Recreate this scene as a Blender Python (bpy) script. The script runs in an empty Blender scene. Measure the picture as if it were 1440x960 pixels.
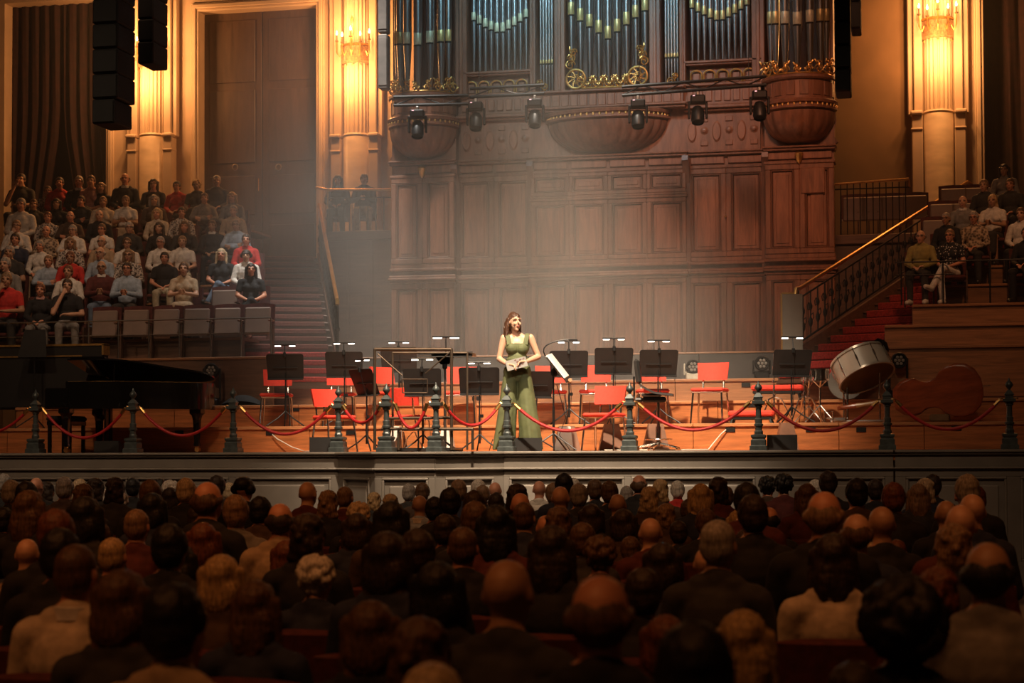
import bpy, math, random
import numpy as np
from mathutils import Vector, Matrix, noise as mnoise

# ------------------------------------------------------------------ camera
F = 2550.0; TH = math.radians(12.4); PH = math.radians(1.7); RO = math.radians(-0.24); CZ = 1.60
SH = 152 - F * math.tan(PH)
SC = bpy.context.scene
COL = SC.collection
CAMR = Matrix.Rotation(TH, 3, 'Z') @ Matrix.Rotation(math.pi / 2 + PH, 3, 'X') @ Matrix.Rotation(RO, 3, 'Z')
cd = bpy.data.cameras.new('camera'); cam = bpy.data.objects.new('camera', cd); COL.objects.link(cam)
cam.matrix_world = Matrix.Translation((0, 0, CZ)) @ CAMR.to_4x4()
cd.sensor_width = 36.0; cd.lens = F / 1440 * 36; cd.shift_y = SH / 1440
cd.clip_end = 200
cd.dof.use_dof = True; cd.dof.focus_distance = 22.6; cd.dof.aperture_fstop = 3.6
SC.camera = cam
# ------------------------------------------------------------------ world, exposure
w = bpy.data.worlds.new('world'); SC.world = w; w.use_nodes = True
w.node_tree.nodes['Background'].inputs[0].default_value = (0.9, 0.42, 0.2, 1)
w.node_tree.nodes['Background'].inputs[1].default_value = 0.012
SC.view_settings.view_transform = 'Standard'; SC.view_settings.look = 'None'
SC.view_settings.gamma = 1.0; SC.view_settings.use_curve_mapping = False
SC.view_settings.exposure = 0.0
SC.cycles.volume_step_rate = 3.0; SC.cycles.volume_max_steps = 64
SC.cycles.max_bounces = 5; SC.cycles.volume_bounces = 0
SC.cycles.use_denoising = True
SC.cycles.sample_clamp_indirect = 3.0

def spot(name, loc, to, power, col, size, blend=0.5, rad=0.15):
    l = bpy.data.lights.new(name, 'SPOT'); l.energy = power; l.color = col
    l.spot_size = math.radians(size); l.spot_blend = blend; l.shadow_soft_size = rad
    o = bpy.data.objects.new(name, l); COL.objects.link(o); o.location = loc
    o.rotation_euler = (Vector(to) - Vector(loc)).to_track_quat('-Z', 'Y').to_euler()
    return o
def point(name, loc, power, col, rad=0.08):
    l = bpy.data.lights.new(name, 'POINT'); l.energy = power; l.color = col; l.shadow_soft_size = rad
    o = bpy.data.objects.new(name, l); COL.objects.link(o); o.location = loc
    return o
WARM = (1.0, 0.78, 0.55); AMB = (1.0, 0.48, 0.17)
# stage lighting hung from the hall ceiling
spot('stage_wash', (-3.4, 15.0, 12.6), (-4.7, 23.9, 1.9), 19500, (1.0, 0.78, 0.55), 36, 0.8, 0.25)
spot('singer_spot', (-1.2, 6.0, 9.5), (-4.75, 22.2, 2.8), 4200, (1.0, 0.84, 0.66), 7, 0.5, 0.15)
# overhead spots that draw the beams in the haze
spot('haze_beam', (-5.0, 25.0, 13.0), (-4.9, 26.9, 2.0), 5600, (1.0, 0.84, 0.66), 34, 1.0, 0.3)
spot('haze_beam', (-8.6, 25.4, 13.0), (-8.6, 27.6, 2.0), 6200, (0.95, 0.90, 0.82), 38, 1.0, 0.3)
# coloured washes on the organ
spot('organ_wash_cool', (-5.6, 21.0, 12.5), (-5.0, 28.4, 8.9), 2300, (0.45, 0.85, 1.0), 46, 0.9, 0.5)
spot('organ_wash_warm', (-1.0, 20.0, 12.0), (-2.9, 28.5, 5.9), 2300, (1.0, 0.42, 0.22), 32, 0.9, 0.9)
spot('organ_wash_warm', (-5.5, 18.0, 12.0), (-5.2, 28.5, 5.4), 950, (1.0, 0.60, 0.38), 34, 0.9, 0.9)
# dimmed house lights over the stalls and the side galleries
for hx, hy, hp in ((-7.5, 3, 700), (-2.5, 3, 700), (-8, 10, 620), (-2.5, 10, 620), (1.5, 8, 420)):
    spot('house_light', (hx, hy - 3.5, 12.5), (hx, hy + 2.0, 1), hp, (1.0, .33, .09), 70, 1.0, 0.5)
spot('gallery_light', (-9.5, 19.0, 13.0), (-12.6, 27.2, 4.2), 1500, (1.0, 0.60, 0.36), 34, 0.9, 0.4)
spot('gallery_light', (2.0, 19.0, 13.0), (1.0, 27.0, 4.4), 1300, (1.0, 0.42, 0.18), 34, 0.9, 0.4)
# added fill spots above the hall, brightening the stage front
for hx in (-12.0, -8.0, -4.0, 0.0):
    spot('front_fill_spot', (hx, 9.0, 12.8), (hx, 21.8, 1.3), 600 if hx > -1 else 1500, (1.0, .68, .42), 40, 1.0, 0.5)
# ------------------------------------------------------------------ helpers
R = math.radians
def ray(px, py): return CAMR @ Vector(((px - 720) / F, (480 - py + SH) / F, -1))
def UY(px, py, Y):
    r = ray(px, py); t = Y / r.y; return Vector((r.x * t, Y, CZ + r.z * t))
def XY(px, Y): return UY(px, 632, Y).x
def ZY(px, py, Y): return UY(px, py, Y).z

class MB:
    def __init__(s): s.v = []; s.f = []; s.m = []; s.mi = 0
    def add(s, vs, fs):
        b = len(s.v); s.v += [tuple(v) for v in vs]; s.f += [tuple(i + b for i in f) for f in fs]; s.m += [s.mi] * len(fs)
        return s
    def box(s, c, d, rot=None, bev=0.0):
        x, y, z = d[0] / 2, d[1] / 2, d[2] / 2
        if bev:
            b = min(bev, x * .9, y * .9, z * .9); vs = []
            for sx in (-1, 1):
                for sy in (-1, 1):
                    for sz in (-1, 1):
                        vs += [Vector((sx * x, sy * (y - b), sz * (z - b))), Vector((sx * (x - b), sy * y, sz * (z - b))), Vector((sx * (x - b), sy * (y - b), sz * z))]
            I = lambda sx, sy, sz, k: (((sx > 0) * 2 + (sy > 0)) * 2 + (sz > 0)) * 3 + k
            fs = []
            for q in (-1, 1):
                fs.append([I(q, -1, -1, 0), I(q, 1, -1, 0), I(q, 1, 1, 0), I(q, -1, 1, 0)][::q])
                fs.append([I(-1, q, -1, 1), I(1, q, -1, 1), I(1, q, 1, 1), I(-1, q, 1, 1)][::-q])
                fs.append([I(-1, -1, q, 2), I(1, -1, q, 2), I(1, 1, q, 2), I(-1, 1, q, 2)][::q])
                for p in (-1, 1):
                    fs.append([I(q, p, -1, 0), I(q, p, 1, 0), I(q, p, 1, 1), I(q, p, -1, 1)])
                    fs.append([I(q, -1, p, 0), I(q, 1, p, 0), I(q, 1, p, 2), I(q, -1, p, 2)])
                    fs.append([I(-1, q, p, 1), I(1, q, p, 1), I(1, q, p, 2), I(-1, q, p, 2)])
                    for r in (-1, 1): fs.append([I(q, p, r, 0), I(q, p, r, 1), I(q, p, r, 2)])
        else:
            vs = [Vector((i * x, j * y, k * z)) for i in (-1, 1) for j in (-1, 1) for k in (-1, 1)]
            fs = [(0, 1, 3, 2), (4, 6, 7, 5), (0, 4, 5, 1), (2, 3, 7, 6), (0, 2, 6, 4), (1, 5, 7, 3)]
        if rot is not None: vs = [rot @ v for v in vs]
        return s.add([v + Vector(c) for v in vs], fs)
    def span(s, x0, x1, y0, y1, z0, z1, bev=0.0):
        return s.box(((x0 + x1) / 2, (y0 + y1) / 2, (z0 + z1) / 2), (abs(x1 - x0), abs(y1 - y0), abs(z1 - z0)), None, bev)
    def tube(s, pts, r, n=8, cap=True, flat=1.0):
        pts = [Vector(p) for p in pts]; rr = r if isinstance(r, (list, tuple)) else [r] * len(pts)
        vs = []; fs = []; up = None
        for i, p in enumerate(pts):
            t = (pts[min(i + 1, len(pts) - 1)] - pts[max(i - 1, 0)])
            t = t.normalized() if t.length > 1e-9 else Vector((0, 0, 1))
            if up is None: up = Vector((0, 0, 1)) if abs(t.z) < .9 else Vector((1, 0, 0))
            a = t.cross(up); a = a.normalized() if a.length > 1e-6 else Vector((1, 0, 0)); b = a.cross(t).normalized(); up = b
            for k in range(n):
                q = 2 * math.pi * k / n; vs.append(p + a * (math.cos(q) * rr[i]) + b * (math.sin(q) * rr[i] * flat))
        for i in range(len(pts) - 1):
            for k in range(n): fs.append((i * n + k, i * n + (k + 1) % n, (i + 1) * n + (k + 1) % n, (i + 1) * n + k))
        if cap:
            fs.append(tuple(range(n))[::-1]); fs.append(tuple((len(pts) - 1) * n + k for k in range(n)))
        return s.add(vs, fs)
    def lathe(s, prof, n=16, c=(0, 0, 0), rot=None, a0=0.0, a1=2 * math.pi, cap=True):
        full = abs(a1 - a0 - 2 * math.pi) < 1e-6; m = n if full else n + 1; vs = []; fs = []
        for r, z in prof:
            for k in range(m):
                q = a0 + (a1 - a0) * k / n; v = Vector((r * math.cos(q), r * math.sin(q), z))
                vs.append((rot @ v if rot is not None else v) + Vector(c))
        for i in range(len(prof) - 1):
            for k in range(n):
                k2 = (k + 1) % m
                fs.append((i * m + k, i * m + k2, (i + 1) * m + k2, (i + 1) * m + k))
        if full and cap:
            if prof[0][0] > 1e-6: fs.append(tuple(range(n))[::-1])
            if prof[-1][0] > 1e-6: fs.append(tuple((len(prof) - 1) * m + k for k in range(n)))
        return s.add(vs, fs)
    def prism(s, pts, h, M=None):
        # outline in local XY extruded along local Z, then M
        n = len(pts); vs = [Vector((p[0], p[1], 0)) for p in pts] + [Vector((p[0], p[1], h)) for p in pts]
        fs = [tuple(range(n))[::-1], tuple(range(n, 2 * n))] + [(i, (i + 1) % n, n + (i + 1) % n, n + i) for i in range(n)]
        if M is not None: vs = [M @ v for v in vs]
        return s.add(vs, fs)
    def grid(s, fn, nu, nv):
        vs = [fn(i / nu, j / nv) for i in range(nu + 1) for j in range(nv + 1)]
        fs = [(i * (nv + 1) + j, (i + 1) * (nv + 1) + j, (i + 1) * (nv + 1) + j + 1, i * (nv + 1) + j + 1) for i in range(nu) for j in range(nv)]
        return s.add(vs, fs)
    def ell(s, c, r, n=10, rot=None):
        vs = [Vector((0, 0, -1))]; fs = []; m = n // 2
        for i in range(1, m):
            p = -math.pi / 2 + math.pi * i / m
            for k in range(n): vs.append(Vector((math.cos(p) * math.cos(2 * math.pi * k / n), math.cos(p) * math.sin(2 * math.pi * k / n), math.sin(p))))
        vs.append(Vector((0, 0, 1)))
        for k in range(n):
            fs.append((0, 1 + (k + 1) % n, 1 + k)); t = 1 + (m - 2) * n
            fs.append((len(vs) - 1, t + k, t + (k + 1) % n))
        for i in range(m - 2):
            for k in range(n): fs.append((1 + i * n + k, 1 + i * n + (k + 1) % n, 1 + (i + 1) * n + (k + 1) % n, 1 + (i + 1) * n + k))
        vs = [Vector((v.x * r[0], v.y * r[1], v.z * r[2])) for v in vs]
        if rot is not None: vs = [rot @ v for v in vs]
        return s.add([v + Vector(c) for v in vs], fs)
    def mesh(s, name, smooth=35):
        me = bpy.data.meshes.new(name); me.from_pydata(s.v, [], s.f)
        if smooth:
            me.shade_smooth(); me.set_sharp_from_angle(angle=R(smooth))
        if any(s.m): me.polygons.foreach_set('material_index', s.m)
        return me

def ob(name, geo, mats, parent=None, loc=None, rot=None, smooth=35, scale=None):
    me = geo.mesh(name, smooth) if isinstance(geo, MB) else geo
    o = bpy.data.objects.new(name, me); COL.objects.link(o)
    if not isinstance(mats, (list, tuple)): mats = [mats]
    if len(me.materials) == 0:
        for m in mats: me.materials.append(m)
    else:
        for i, m in enumerate(mats):
            if me.materials[i] != m:
                o.material_slots[i].link = 'OBJECT'; o.material_slots[i].material = m
    if parent is not None: o.parent = parent
    if loc is not None: o.location = loc
    if rot is not None: o.rotation_euler = (0, 0, rot) if isinstance(rot, (int, float)) else rot
    if scale is not None: o.scale = (scale,) * 3 if isinstance(scale, (int, float)) else scale
    return o
def tag(o, label, cat=None, group=None, kind=None):
    o['label'] = label
    if cat: o['category'] = cat
    if group: o['group'] = group
    if kind: o['kind'] = kind
    return o
def thing(name, label, cat, loc=(0, 0, 0), rz=0.0, group=None, kind=None):
    o = bpy.data.objects.new(name, None); COL.objects.link(o); o.location = loc; o.rotation_euler = (0, 0, rz)
    o.empty_display_size = .1
    return tag(o, label, cat, group, kind)
def copy_tree(src, loc=None, rz=None, label=None, parent=None):
    c = src.copy(); COL.objects.link(c); c.parent = parent
    if loc is not None: c.location = loc
    if rz is not None: c.rotation_euler = (0, 0, rz)
    if label: c['label'] = label
    for ch in src.children: copy_tree(ch, parent=c)
    return c

MATS = {}
def mat(name, col, rough=.6, metal=0.0, var=.12, scale=6.0, bump=0.0, emit=0.0, kind='noise', spec=.5, dark=None, stretch=None):
    if name in MATS: return MATS[name]
    m = bpy.data.materials.new(name); m.use_nodes = True; nt = m.node_tree; b = nt.nodes['Principled BSDF']
    b.inputs['Roughness'].default_value = rough; b.inputs['Metallic'].default_value = metal
    b.inputs['Specular IOR Level'].default_value = spec
    c = tuple(col) + (1,)
    tc = nt.nodes.new('ShaderNodeTexCoord'); mp = nt.nodes.new('ShaderNodeMapping')
    nt.links.new(tc.outputs['Object'], mp.inputs[0])
    if stretch: mp.inputs['Scale'].default_value = stretch
    if kind == 'wood':
        n = nt.nodes.new('ShaderNodeTexNoise'); n.inputs['Scale'].default_value = scale; n.inputs['Detail'].default_value = 5; n.inputs['Roughness'].default_value = .65
        n.inputs['Distortion'].default_value = .6
    elif kind == 'voronoi':
        n = nt.nodes.new('ShaderNodeTexVoronoi'); n.inputs['Scale'].default_value = scale
    else:
        n = nt.nodes.new('ShaderNodeTexNoise'); n.inputs['Scale'].default_value = scale; n.inputs['Detail'].default_value = 4
    nt.links.new(mp.outputs[0], n.inputs['Vector'])
    fac = n.outputs['Fac'] if kind != 'voronoi' else n.outputs['Distance']
    r = nt.nodes.new('ShaderNodeValToRGB')
    d = dark if dark else tuple(x * (1 - var * 2) for x in col)
    l = tuple(min(1, x * (1 + var)) for x in col)
    r.color_ramp.elements[0].position = .3; r.color_ramp.elements[0].color = tuple(d) + (1,)
    r.color_ramp.elements[1].position = .7; r.color_ramp.elements[1].color = tuple(l) + (1,)
    nt.links.new(fac, r.inputs[0]); nt.links.new(r.outputs[0], b.inputs['Base Color'])
    if bump:
        bp = nt.nodes.new('ShaderNodeBump'); bp.inputs['Strength'].default_value = bump; bp.inputs['Distance'].default_value = .01
        nt.links.new(fac, bp.inputs['Height']); nt.links.new(bp.outputs[0], b.inputs['Normal'])
    if emit:
        b.inputs['Emission Color'].default_value = c; b.inputs['Emission Strength'].default_value = emit
    MATS[name] = m
    return m
def wood(name, col, rough=.42, stretch=(1, 6, 8), scale=2.2, var=.22): return mat(name, col, rough, 0, var, scale, .15, kind='wood', stretch=stretch)
def rnd(a, b): return random.uniform(a, b)
random.seed(7)

CREAM = mat('cream_plaster', (.55, .42, .30), .6, var=.05, scale=3)
CREAM2 = mat('pale_moulding', (.62, .48, .34), .55, var=.05, scale=3)
MARBLE = mat('veined_marble', (.70, .56, .40), .35, var=.1, scale=2.5, stretch=(1, 1, 3))
TAUPE = mat('taupe_paint', (.19, .165, .14), .55, var=.06, scale=4)
TAUPE2 = mat('taupe_paint_light', (.23, .20, .17), .5, var=.05, scale=4)
BROWNWALL = mat('brown_plaster', (.20, .12, .06), .8, var=.08, scale=2)
ORG = wood('organ_mahogany', (.23, .095, .052), .42, (4, 4, .7), 3)
ORG2 = wood('organ_mahogany_panel', (.27, .11, .06), .4, (5, 5, .6), 3)
ORGD = wood('organ_mahogany_dark', (.17, .065, .035), .4, (4, 4, .7), 3)
STW = wood('stage_wood', (.50, .17, .055), .38, (.7, 5, 9), 2.5)
STW2 = wood('stage_wood_nosing', (.56, .24, .10), .4, (.7, 5, 9), 2.5)
STD = wood('stage_wood_dark', (.10, .05, .03), .5, (.7, 5, 9), 2.5)
FLOORW = wood('stalls_floor_wood', (.12, .06, .03), .5, (6, .6, 6), 2)
GAL = wood('gallery_wood', (.34, .155, .07), .45, (.7, 5, 9), 2.5)
GALD = wood('gallery_wood_dark', (.15, .075, .045), .5, (.7, 5, 9), 2.5)
GALG = mat('grey_brown_panel', (.15, .11, .085), .7, var=.08, scale=4)
DOORM = wood('dark_door_wood', (.075, .045, .035), .45, (5, 5, .6), 2.5)
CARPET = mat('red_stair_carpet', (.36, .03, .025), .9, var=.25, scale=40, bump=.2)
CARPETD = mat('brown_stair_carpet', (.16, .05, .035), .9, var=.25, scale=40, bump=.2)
CURT = mat('maroon_curtain', (.024, .005, .005), .85, var=.25, scale=8, bump=.1)
BRASS = mat('brass', (.80, .50, .18), .3, 1.0, var=.08)
GILT = mat('gilding', (.72, .42, .13), .42, .85, var=.18, scale=12)
PIPE = mat('pipe_metal', (.62, .66, .68), .28, 1.0, var=.07, scale=4, stretch=(3, 3, .5))
PIPEG = mat('pipe_mouth_gilt', (.72, .55, .24), .4, .55, var=.12, scale=14)
PIPEP = mat('pipe_mouth_pale', (.70, .66, .46), .45, .3, var=.1, scale=14)
BLACK = mat('black_metal', (.012, .012, .013), .45, .3, var=.1)
BLACKM = mat('black_matte', (.010, .009, .009), .8, 0, var=.1)
LACQ = mat('black_lacquer', (.008, .007, .007), .1, 0, var=.05)
STANDM = mat('stand_black', (.022, .020, .020), .5, .2, var=.1)
CHROME = mat('chrome', (.75, .72, .68), .16, 1.0, var=.04)
STEEL = mat('brushed_steel', (.42, .40, .38), .35, 1.0, var=.06)
BRONZE = mat('bronze_tube', (.13, .095, .07), .42, .7, var=.1)
REDF = mat('red_upholstery', (.78, .055, .03), .75, var=.06, scale=30, bump=.08)
ROPE = mat('red_velvet_rope', (.46, .012, .014), .6, var=.15, scale=60, bump=.2)
POSTM = mat('grey_iron_paint', (.085, .10, .10), .42, .35, var=.18, scale=14)
MAROON = mat('maroon_velvet', (.085, .016, .014), .85, var=.2, scale=20, bump=.1)
SEATP = mat('seat_underside', (.20, .14, .115), .6, var=.08, scale=5)
WHITEC = mat('lit_side_white', (.72, .69, .64), .5, var=.05)
PAPER = mat('paper', (.85, .83, .78), .7, var=.03)
CABLEW = mat('white_cable', (.72, .66, .58), .5, var=.05)
BULB = mat('candle_bulb', (1.0, .66, .28), .4, emit=26, var=.02)
LAMPE = mat('stand_lamp_led', (1.0, .90, .78), .4, emit=6, var=.02)
CRYSTAL = mat('sconce_crystal', (.45, .28, .15), .25, .2, var=.25, scale=30)
# ------------------------------------------------------------------ the setting
ZS = 1.58                      # stage floor height
YF = 21.5                      # stage front
YO, YW = 28.5, 32.4            # organ front plane, rear wall plane
def struct(name, geo, m, label, parent=None, **k):
    o = ob(name, geo, m, parent, **k)
    if parent is None: tag(o, label, name.split('_')[0] if name.split('_')[0] in ('wall', 'floor', 'door', 'trim', 'ceiling') else name.replace('_', ' '), kind='structure')
    return o
def sroot(name, label, cat, loc=(0, 0, 0), rz=0.0): return thing(name, label, cat, loc, rz, kind='structure')

struct('floor', MB().span(-19, 8, -3, YF + .6, -.1, 0), FLOORW, 'dark wooden floor under the stalls seating')
# walls closing the hall to the sides and behind the viewer are out of view; the side walls stand where the galleries end
struct('wall_left', MB().span(-19.2, -19, -3, 33.5, 0, 14), BROWNWALL, 'brown plaster side wall of the hall beyond the gallery')
struct('wall_right', MB().span(8, 8.2, -3, 33, 0, 14), BROWNWALL, 'brown plaster side wall beyond the far gallery')

# stage front -------------------------------------------------------
sf = sroot('wall_stage_front', 'taupe panelled front of the stage with a moulded ledge', 'stage front')
def fascia(p0, p1, panels, first=False):
    p0 = Vector(p0); p1 = Vector(p1); L = (p1 - p0).length; a = math.atan2(p1.y - p0.y, p1.x - p0.x)
    T = Matrix.Translation((p0.x, p0.y, 0)) @ Matrix.Rotation(a, 4, 'Z')
    def part(n, m, mtl):
        m.v = [tuple(T @ Vector(v)) for v in m.v]; return ob(n, m, mtl, sf)
    part('ledge', MB().span(-.03, L + .03, -.07, .25, ZS - .035, ZS, .01), TAUPE2)
    part('ledge_moulding', MB().span(-.02, L + .02, -.045, .1, ZS - .06, ZS - .035, .008), TAUPE)
    part('frieze_board', MB().span(0, L, -.01, .1, 1.385, ZS - .06, .003), TAUPE)
    part('string_moulding', MB().span(-.01, L + .01, -.045, .1, 1.355, 1.385, .01), TAUPE2)
    part('backing_board', MB().span(0, L, .02, .1, 0, 1.355), TAUPE)
    e = [0.0] + [q for ab in panels for q in ab] + [L]
    part('rail', MB().span(0, L, -.005, .03, 1.27, 1.355, .004), TAUPE)
    part('rail', MB().span(0, L, -.012, .03, 0, .3, .004), TAUPE)
    for i in range(0, len(e), 2):
        if e[i + 1] - e[i] > .01: part('stile', MB().span(e[i], e[i + 1], -.005, .03, .3, 1.27, .004), TAUPE)
    for (q0, q1) in panels:
        m = MB()
        for x0, x1, z0, z1 in ((q0, q1, 1.24, 1.27), (q0, q1, .3, .33), (q0, q0 + .03, .33, 1.24), (q1 - .03, q1, .33, 1.24)): m.span(x0, x1, -.016, .03, z0, z1, .008)
        part('panel_moulding', m, TAUPE2)
        part('raised_panel', MB().span(q0 + .09, q1 - .09, .0, .03, .42, 1.17, .012), TAUPE2)
BX0, BX3 = XY(476, YF), XY(708, YF)
BX1, BX2 = BX0 + .68, BX3 - .68
YB = YF - .68
XR = XY(1256, YF)
def pan(x0, pxs, Y=YF): return [(XY(a, Y) - x0, XY(b, Y) - x0) for a, b in pxs]
fascia((-13, YF), (BX0, YF), [(.2, 1.4), (1.5, 2.6)] + pan(-13, [(112, 180), (190, 322), (332, 466)]))
fascia((BX0, YF), (BX1, YB), [(.14, .82)]); fascia((BX1, YB), (BX2, YB), [(.08, BX2 - BX1 - .08)]); fascia((BX2, YB), (BX3, YF), [(.14, .82)])
fascia((BX3, YF), (XR, YF), pan(BX3, [(716, 878), (888, 1062), (1072, 1244)]))
fascia((XR + .02, YF), (3.2, YF), [(.12, 1.25), (1.4, 2.4)])
m = MB(); m.span(-13, 4, YF, 33, ZS - .12, ZS - .001); m.prism([(BX0, YF), (BX1, YB), (BX2, YB), (BX3, YF)], .119, Matrix.Translation((0, 0, ZS - .12)))
struct('floor_stage', m, STW, 'orange wooden stage floor behind the rope posts')
# stage risers ------------------------------------------------------
RY = [23.6, 24.75, 25.9, 27.0]; RZ = [1.93, 2.256, 2.60]
def riser(k, y0, y1, z0, z1, cuts, label):
    r = sroot('stage_riser', label, 'stage riser')
    xs = [-13.0] + cuts + [4.0]
    for a, b in zip(xs[:-1], xs[1:]):
        ob('riser_board', MB().span(a + .003, b - .003, y0, y0 + .04, z0, z1 - .045, .004), STW if k < 2 else GAL, r)
        ob('nosing', MB().span(a + .003, b - .003, y0 - .03, y0 + .06, z1 - .045, z1, .008), STW2 if k < 2 else GAL, r)
    ob('tread', MB().span(-13, 4, y0 + .05, y1, z1 - .03, z1 - .001), STW if k < 2 else GALD, r)
riser(0, RY[0], RY[1], ZS, RZ[0], [XY(p, RY[0]) for p in (10, 150, 435, 560, 700, 860, 975, 1180, 1300)], 'lowest stage riser of orange boards behind the rope posts')
riser(1, RY[1], RY[2], RZ[0], RZ[1], [XY(p, RY[1]) for p in (60, 245, 420, 640, 830, 1010, 1190, 1330)], 'second stage riser carrying the music stands')
riser(2, RY[2], RY[3], RZ[1], RZ[2], [XY(p, RY[2]) for p in (80, 300, 520, 730, 950, 1130, 1300)], 'third stage riser in front of the dark backboard')
struct('floor_stage_rear', MB().span(-13, 4, RY[3], 33, RZ[1], RZ[2] - .002), GALD, 'dark wooden floor under the organ and stairs')
bb = sroot('wall_backboard', 'low dark board with a thin pale top edge below the organ', 'backboard')
xa, xb = XY(470, 27.05), XY(1120, 27.05)
for i in range(5):
    a, b = xa + (xb - xa) * i / 5, xa + (xb - xa) * (i + 1) / 5
    ob('board_panel', MB().span(a + .004, b - .004, 27.05, 27.10, RZ[2] - .01, 3.02, .004), mat('dark_board', (.045, .035, .032), .55, var=.1), bb)
ob('top_edge', MB().span(xa, xb, 27.03, 27.12, 3.02, 3.045, .006), GAL, bb)
# galleries ---------------------------------------------------------
def row_y(r): return 25.55 + .68 * r
def row_z(r): return 2.98 + .333 * r
STL0 = Vector((XY(474, 26.5), 26.5, 0)); STL1 = Vector((XY(449, 31), 31, 0))
STR0 = Vector((XY(1127, 26.5), 26.5, 0)); STR1 = Vector((XY(1365, 31), 31, 0))
def tier_edge(side, y):
    # outer edge of the stair flight at depth y
    a, b = (STL0, STL1) if side < 0 else (STR0, STR1)
    t = (y - a.y) / (b.y - a.y); return a.x + (b.x - a.x) * t + side * 1.42
for side in (-1, 1):
    tr = sroot('seating_tier', ('stepped wooden gallery beside the piano with filled maroon seats', 'stepped wooden gallery behind the double bass')[side > 0], 'gallery tier')
    for r in range(9):
        y0 = row_y(r) - .42; y1 = row_y(r) + .30 if r < 8 else 32.3
        ex = tier_edge(side, y0 + .3) if y0 > 25.2 else (XY(384, y0) if side < 0 else XY(1243, y0))
        if side < 0: ex = min(ex, XY(384, y0))
        xo = -15.6 if side < 0 else 5.2
        x0, x1 = min(ex, xo), max(ex, xo); z = row_z(r)
        zb = RZ[1] - .02 if r == 0 else row_z(r - 1) - .02
        ob('step_front', MB().span(x0, x1, y0, y0 + .05, zb, z - .04, .004), GALD if side < 0 else wood('tier_front_far', (.20, .085, .035), .5), tr)
        ob('step_edge', MB().span(x0, x1, y0 - .025, y0 + .07, z - .04, z, .008), GAL, tr)
        ob('step_tread', MB().span(x0, x1, y0 + .06, y1, z - .05, z - .002), GALD, tr)
        if side > 0 and r < 3:
            # plank faces on the empty lower steps
            w = (x1 - x0) / 2
            for q in range(2): ob('plank', MB().span(x0 + q * w + .004, x0 + (q + 1) * w - .004, y0 - .012, y0, zb + .05, z - .09, .004), GAL, tr)
# stairs ------------------------------------------------------------
def stair(side):
    a, b = (STL0, STL1) if side < 0 else (STR0, STR1)
    d = (b - a); L = d.length; ang = math.atan2(-d.x, d.y)
    r = sroot('staircase', ('carpeted stair flight between the gallery seats and the organ', 'red carpeted stair flight beside the iron balustrade')[side > 0], 'stairs', (a.x, a.y, 0), ang)
    n = 15; z0 = 2.97 - .42 * .0; z1 = 5.07
    for i in range(-2, n + 1):
        y0 = L * i / n; z = z0 + (z1 - z0) * i / n
        x0, x1 = (-1.45, -.03) if side < 0 else (.03, 1.45)
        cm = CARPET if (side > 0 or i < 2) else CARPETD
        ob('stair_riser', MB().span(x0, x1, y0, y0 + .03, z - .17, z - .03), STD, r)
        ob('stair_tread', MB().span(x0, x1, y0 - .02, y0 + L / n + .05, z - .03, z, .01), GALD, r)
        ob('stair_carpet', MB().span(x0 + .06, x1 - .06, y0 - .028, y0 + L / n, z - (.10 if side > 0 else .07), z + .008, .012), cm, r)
    # closed string below the balustrade
    m = MB(); m.prism([(-.6, 2.4), (L + .2, 2.4), (L + .2, 5.15), (L, 5.15), (-.6, 2.85)], .05, Matrix(((0, 0, 1, -.025), (1, 0, 0, 0), (0, 1, 0, 0), (0, 0, 0, 1))))
    ob('stair_string', m, GALD, r)
    return r, L, ang
SLR, SLL, SLA = stair(-1); SRR, SRL, SRA = stair(1)
def balustrade(side):
    a = STL0 if side < 0 else STR0; L, ang = (SLL, SLA) if side < 0 else (SRL, SRA)
    t = thing('stair_balustrade', ('slim brass handrail climbing the stairs beside the organ', 'iron balustrade with brass handrail beside the red stairs')[side > 0], 'balustrade', (a.x, a.y, 0), ang)
    zf = lambda y: 2.97 + (5.07 - 2.97) * y / L
    z0, z1 = 3.92, 6.02
    ob('handrail', MB().tube([(0, -.12, z0 - .1), (0, -.1, z0 - .02), (0, 0, z0), (0, L, z1), (0, L + .12, z1 - .02)], .032, 8), BRASS, t)
    ob('lower_rail', MB().tube([(0, 0, z0 - .14), (0, L, z1 - .14)], .014, 6), BLACK, t)
    ob('bottom_rail', MB().tube([(0, 0, z0 - .78), (0, L, z1 - .78)], .016, 6), BLACK, t)
    ob('newel', MB().lathe([(.045, 2.75), (.045, 2.9), (.028, 2.95), (.028, 3.4), (.045, 3.45), (.028, 3.5), (.022, 3.9)], 10, (0, -.06, 0)), BLACK, t)
    bal = MB().tube([(0, 0, .0), (0, 0, .64)], .011, 6).lathe([(.012, .12), (.03, .16), (.035, .2), (.014, .26)], 8).lathe([(.012, .36), (.028, .4), (.03, .43), (.012, .48)], 8)
    bal.tube([(0, .02, .30), (0, .07, .33), (0, .09, .27), (0, .05, .22), (0, .02, .25)], .008, 5).tube([(0, -.02, .38), (0, -.07, .36), (0, -.09, .42), (0, -.05, .47), (0, -.02, .44)], .008, 5)
    bm_ = bal.mesh('baluster')
    n = 26 if side > 0 else 20
    for i in range(n):
        y = L * (i + .4) / n; ob('baluster', bm_, BLACK, t, (0, y, z0 - .78 + (z1 - z0) * y / L))
balustrade(-1); balustrade(1)
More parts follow.
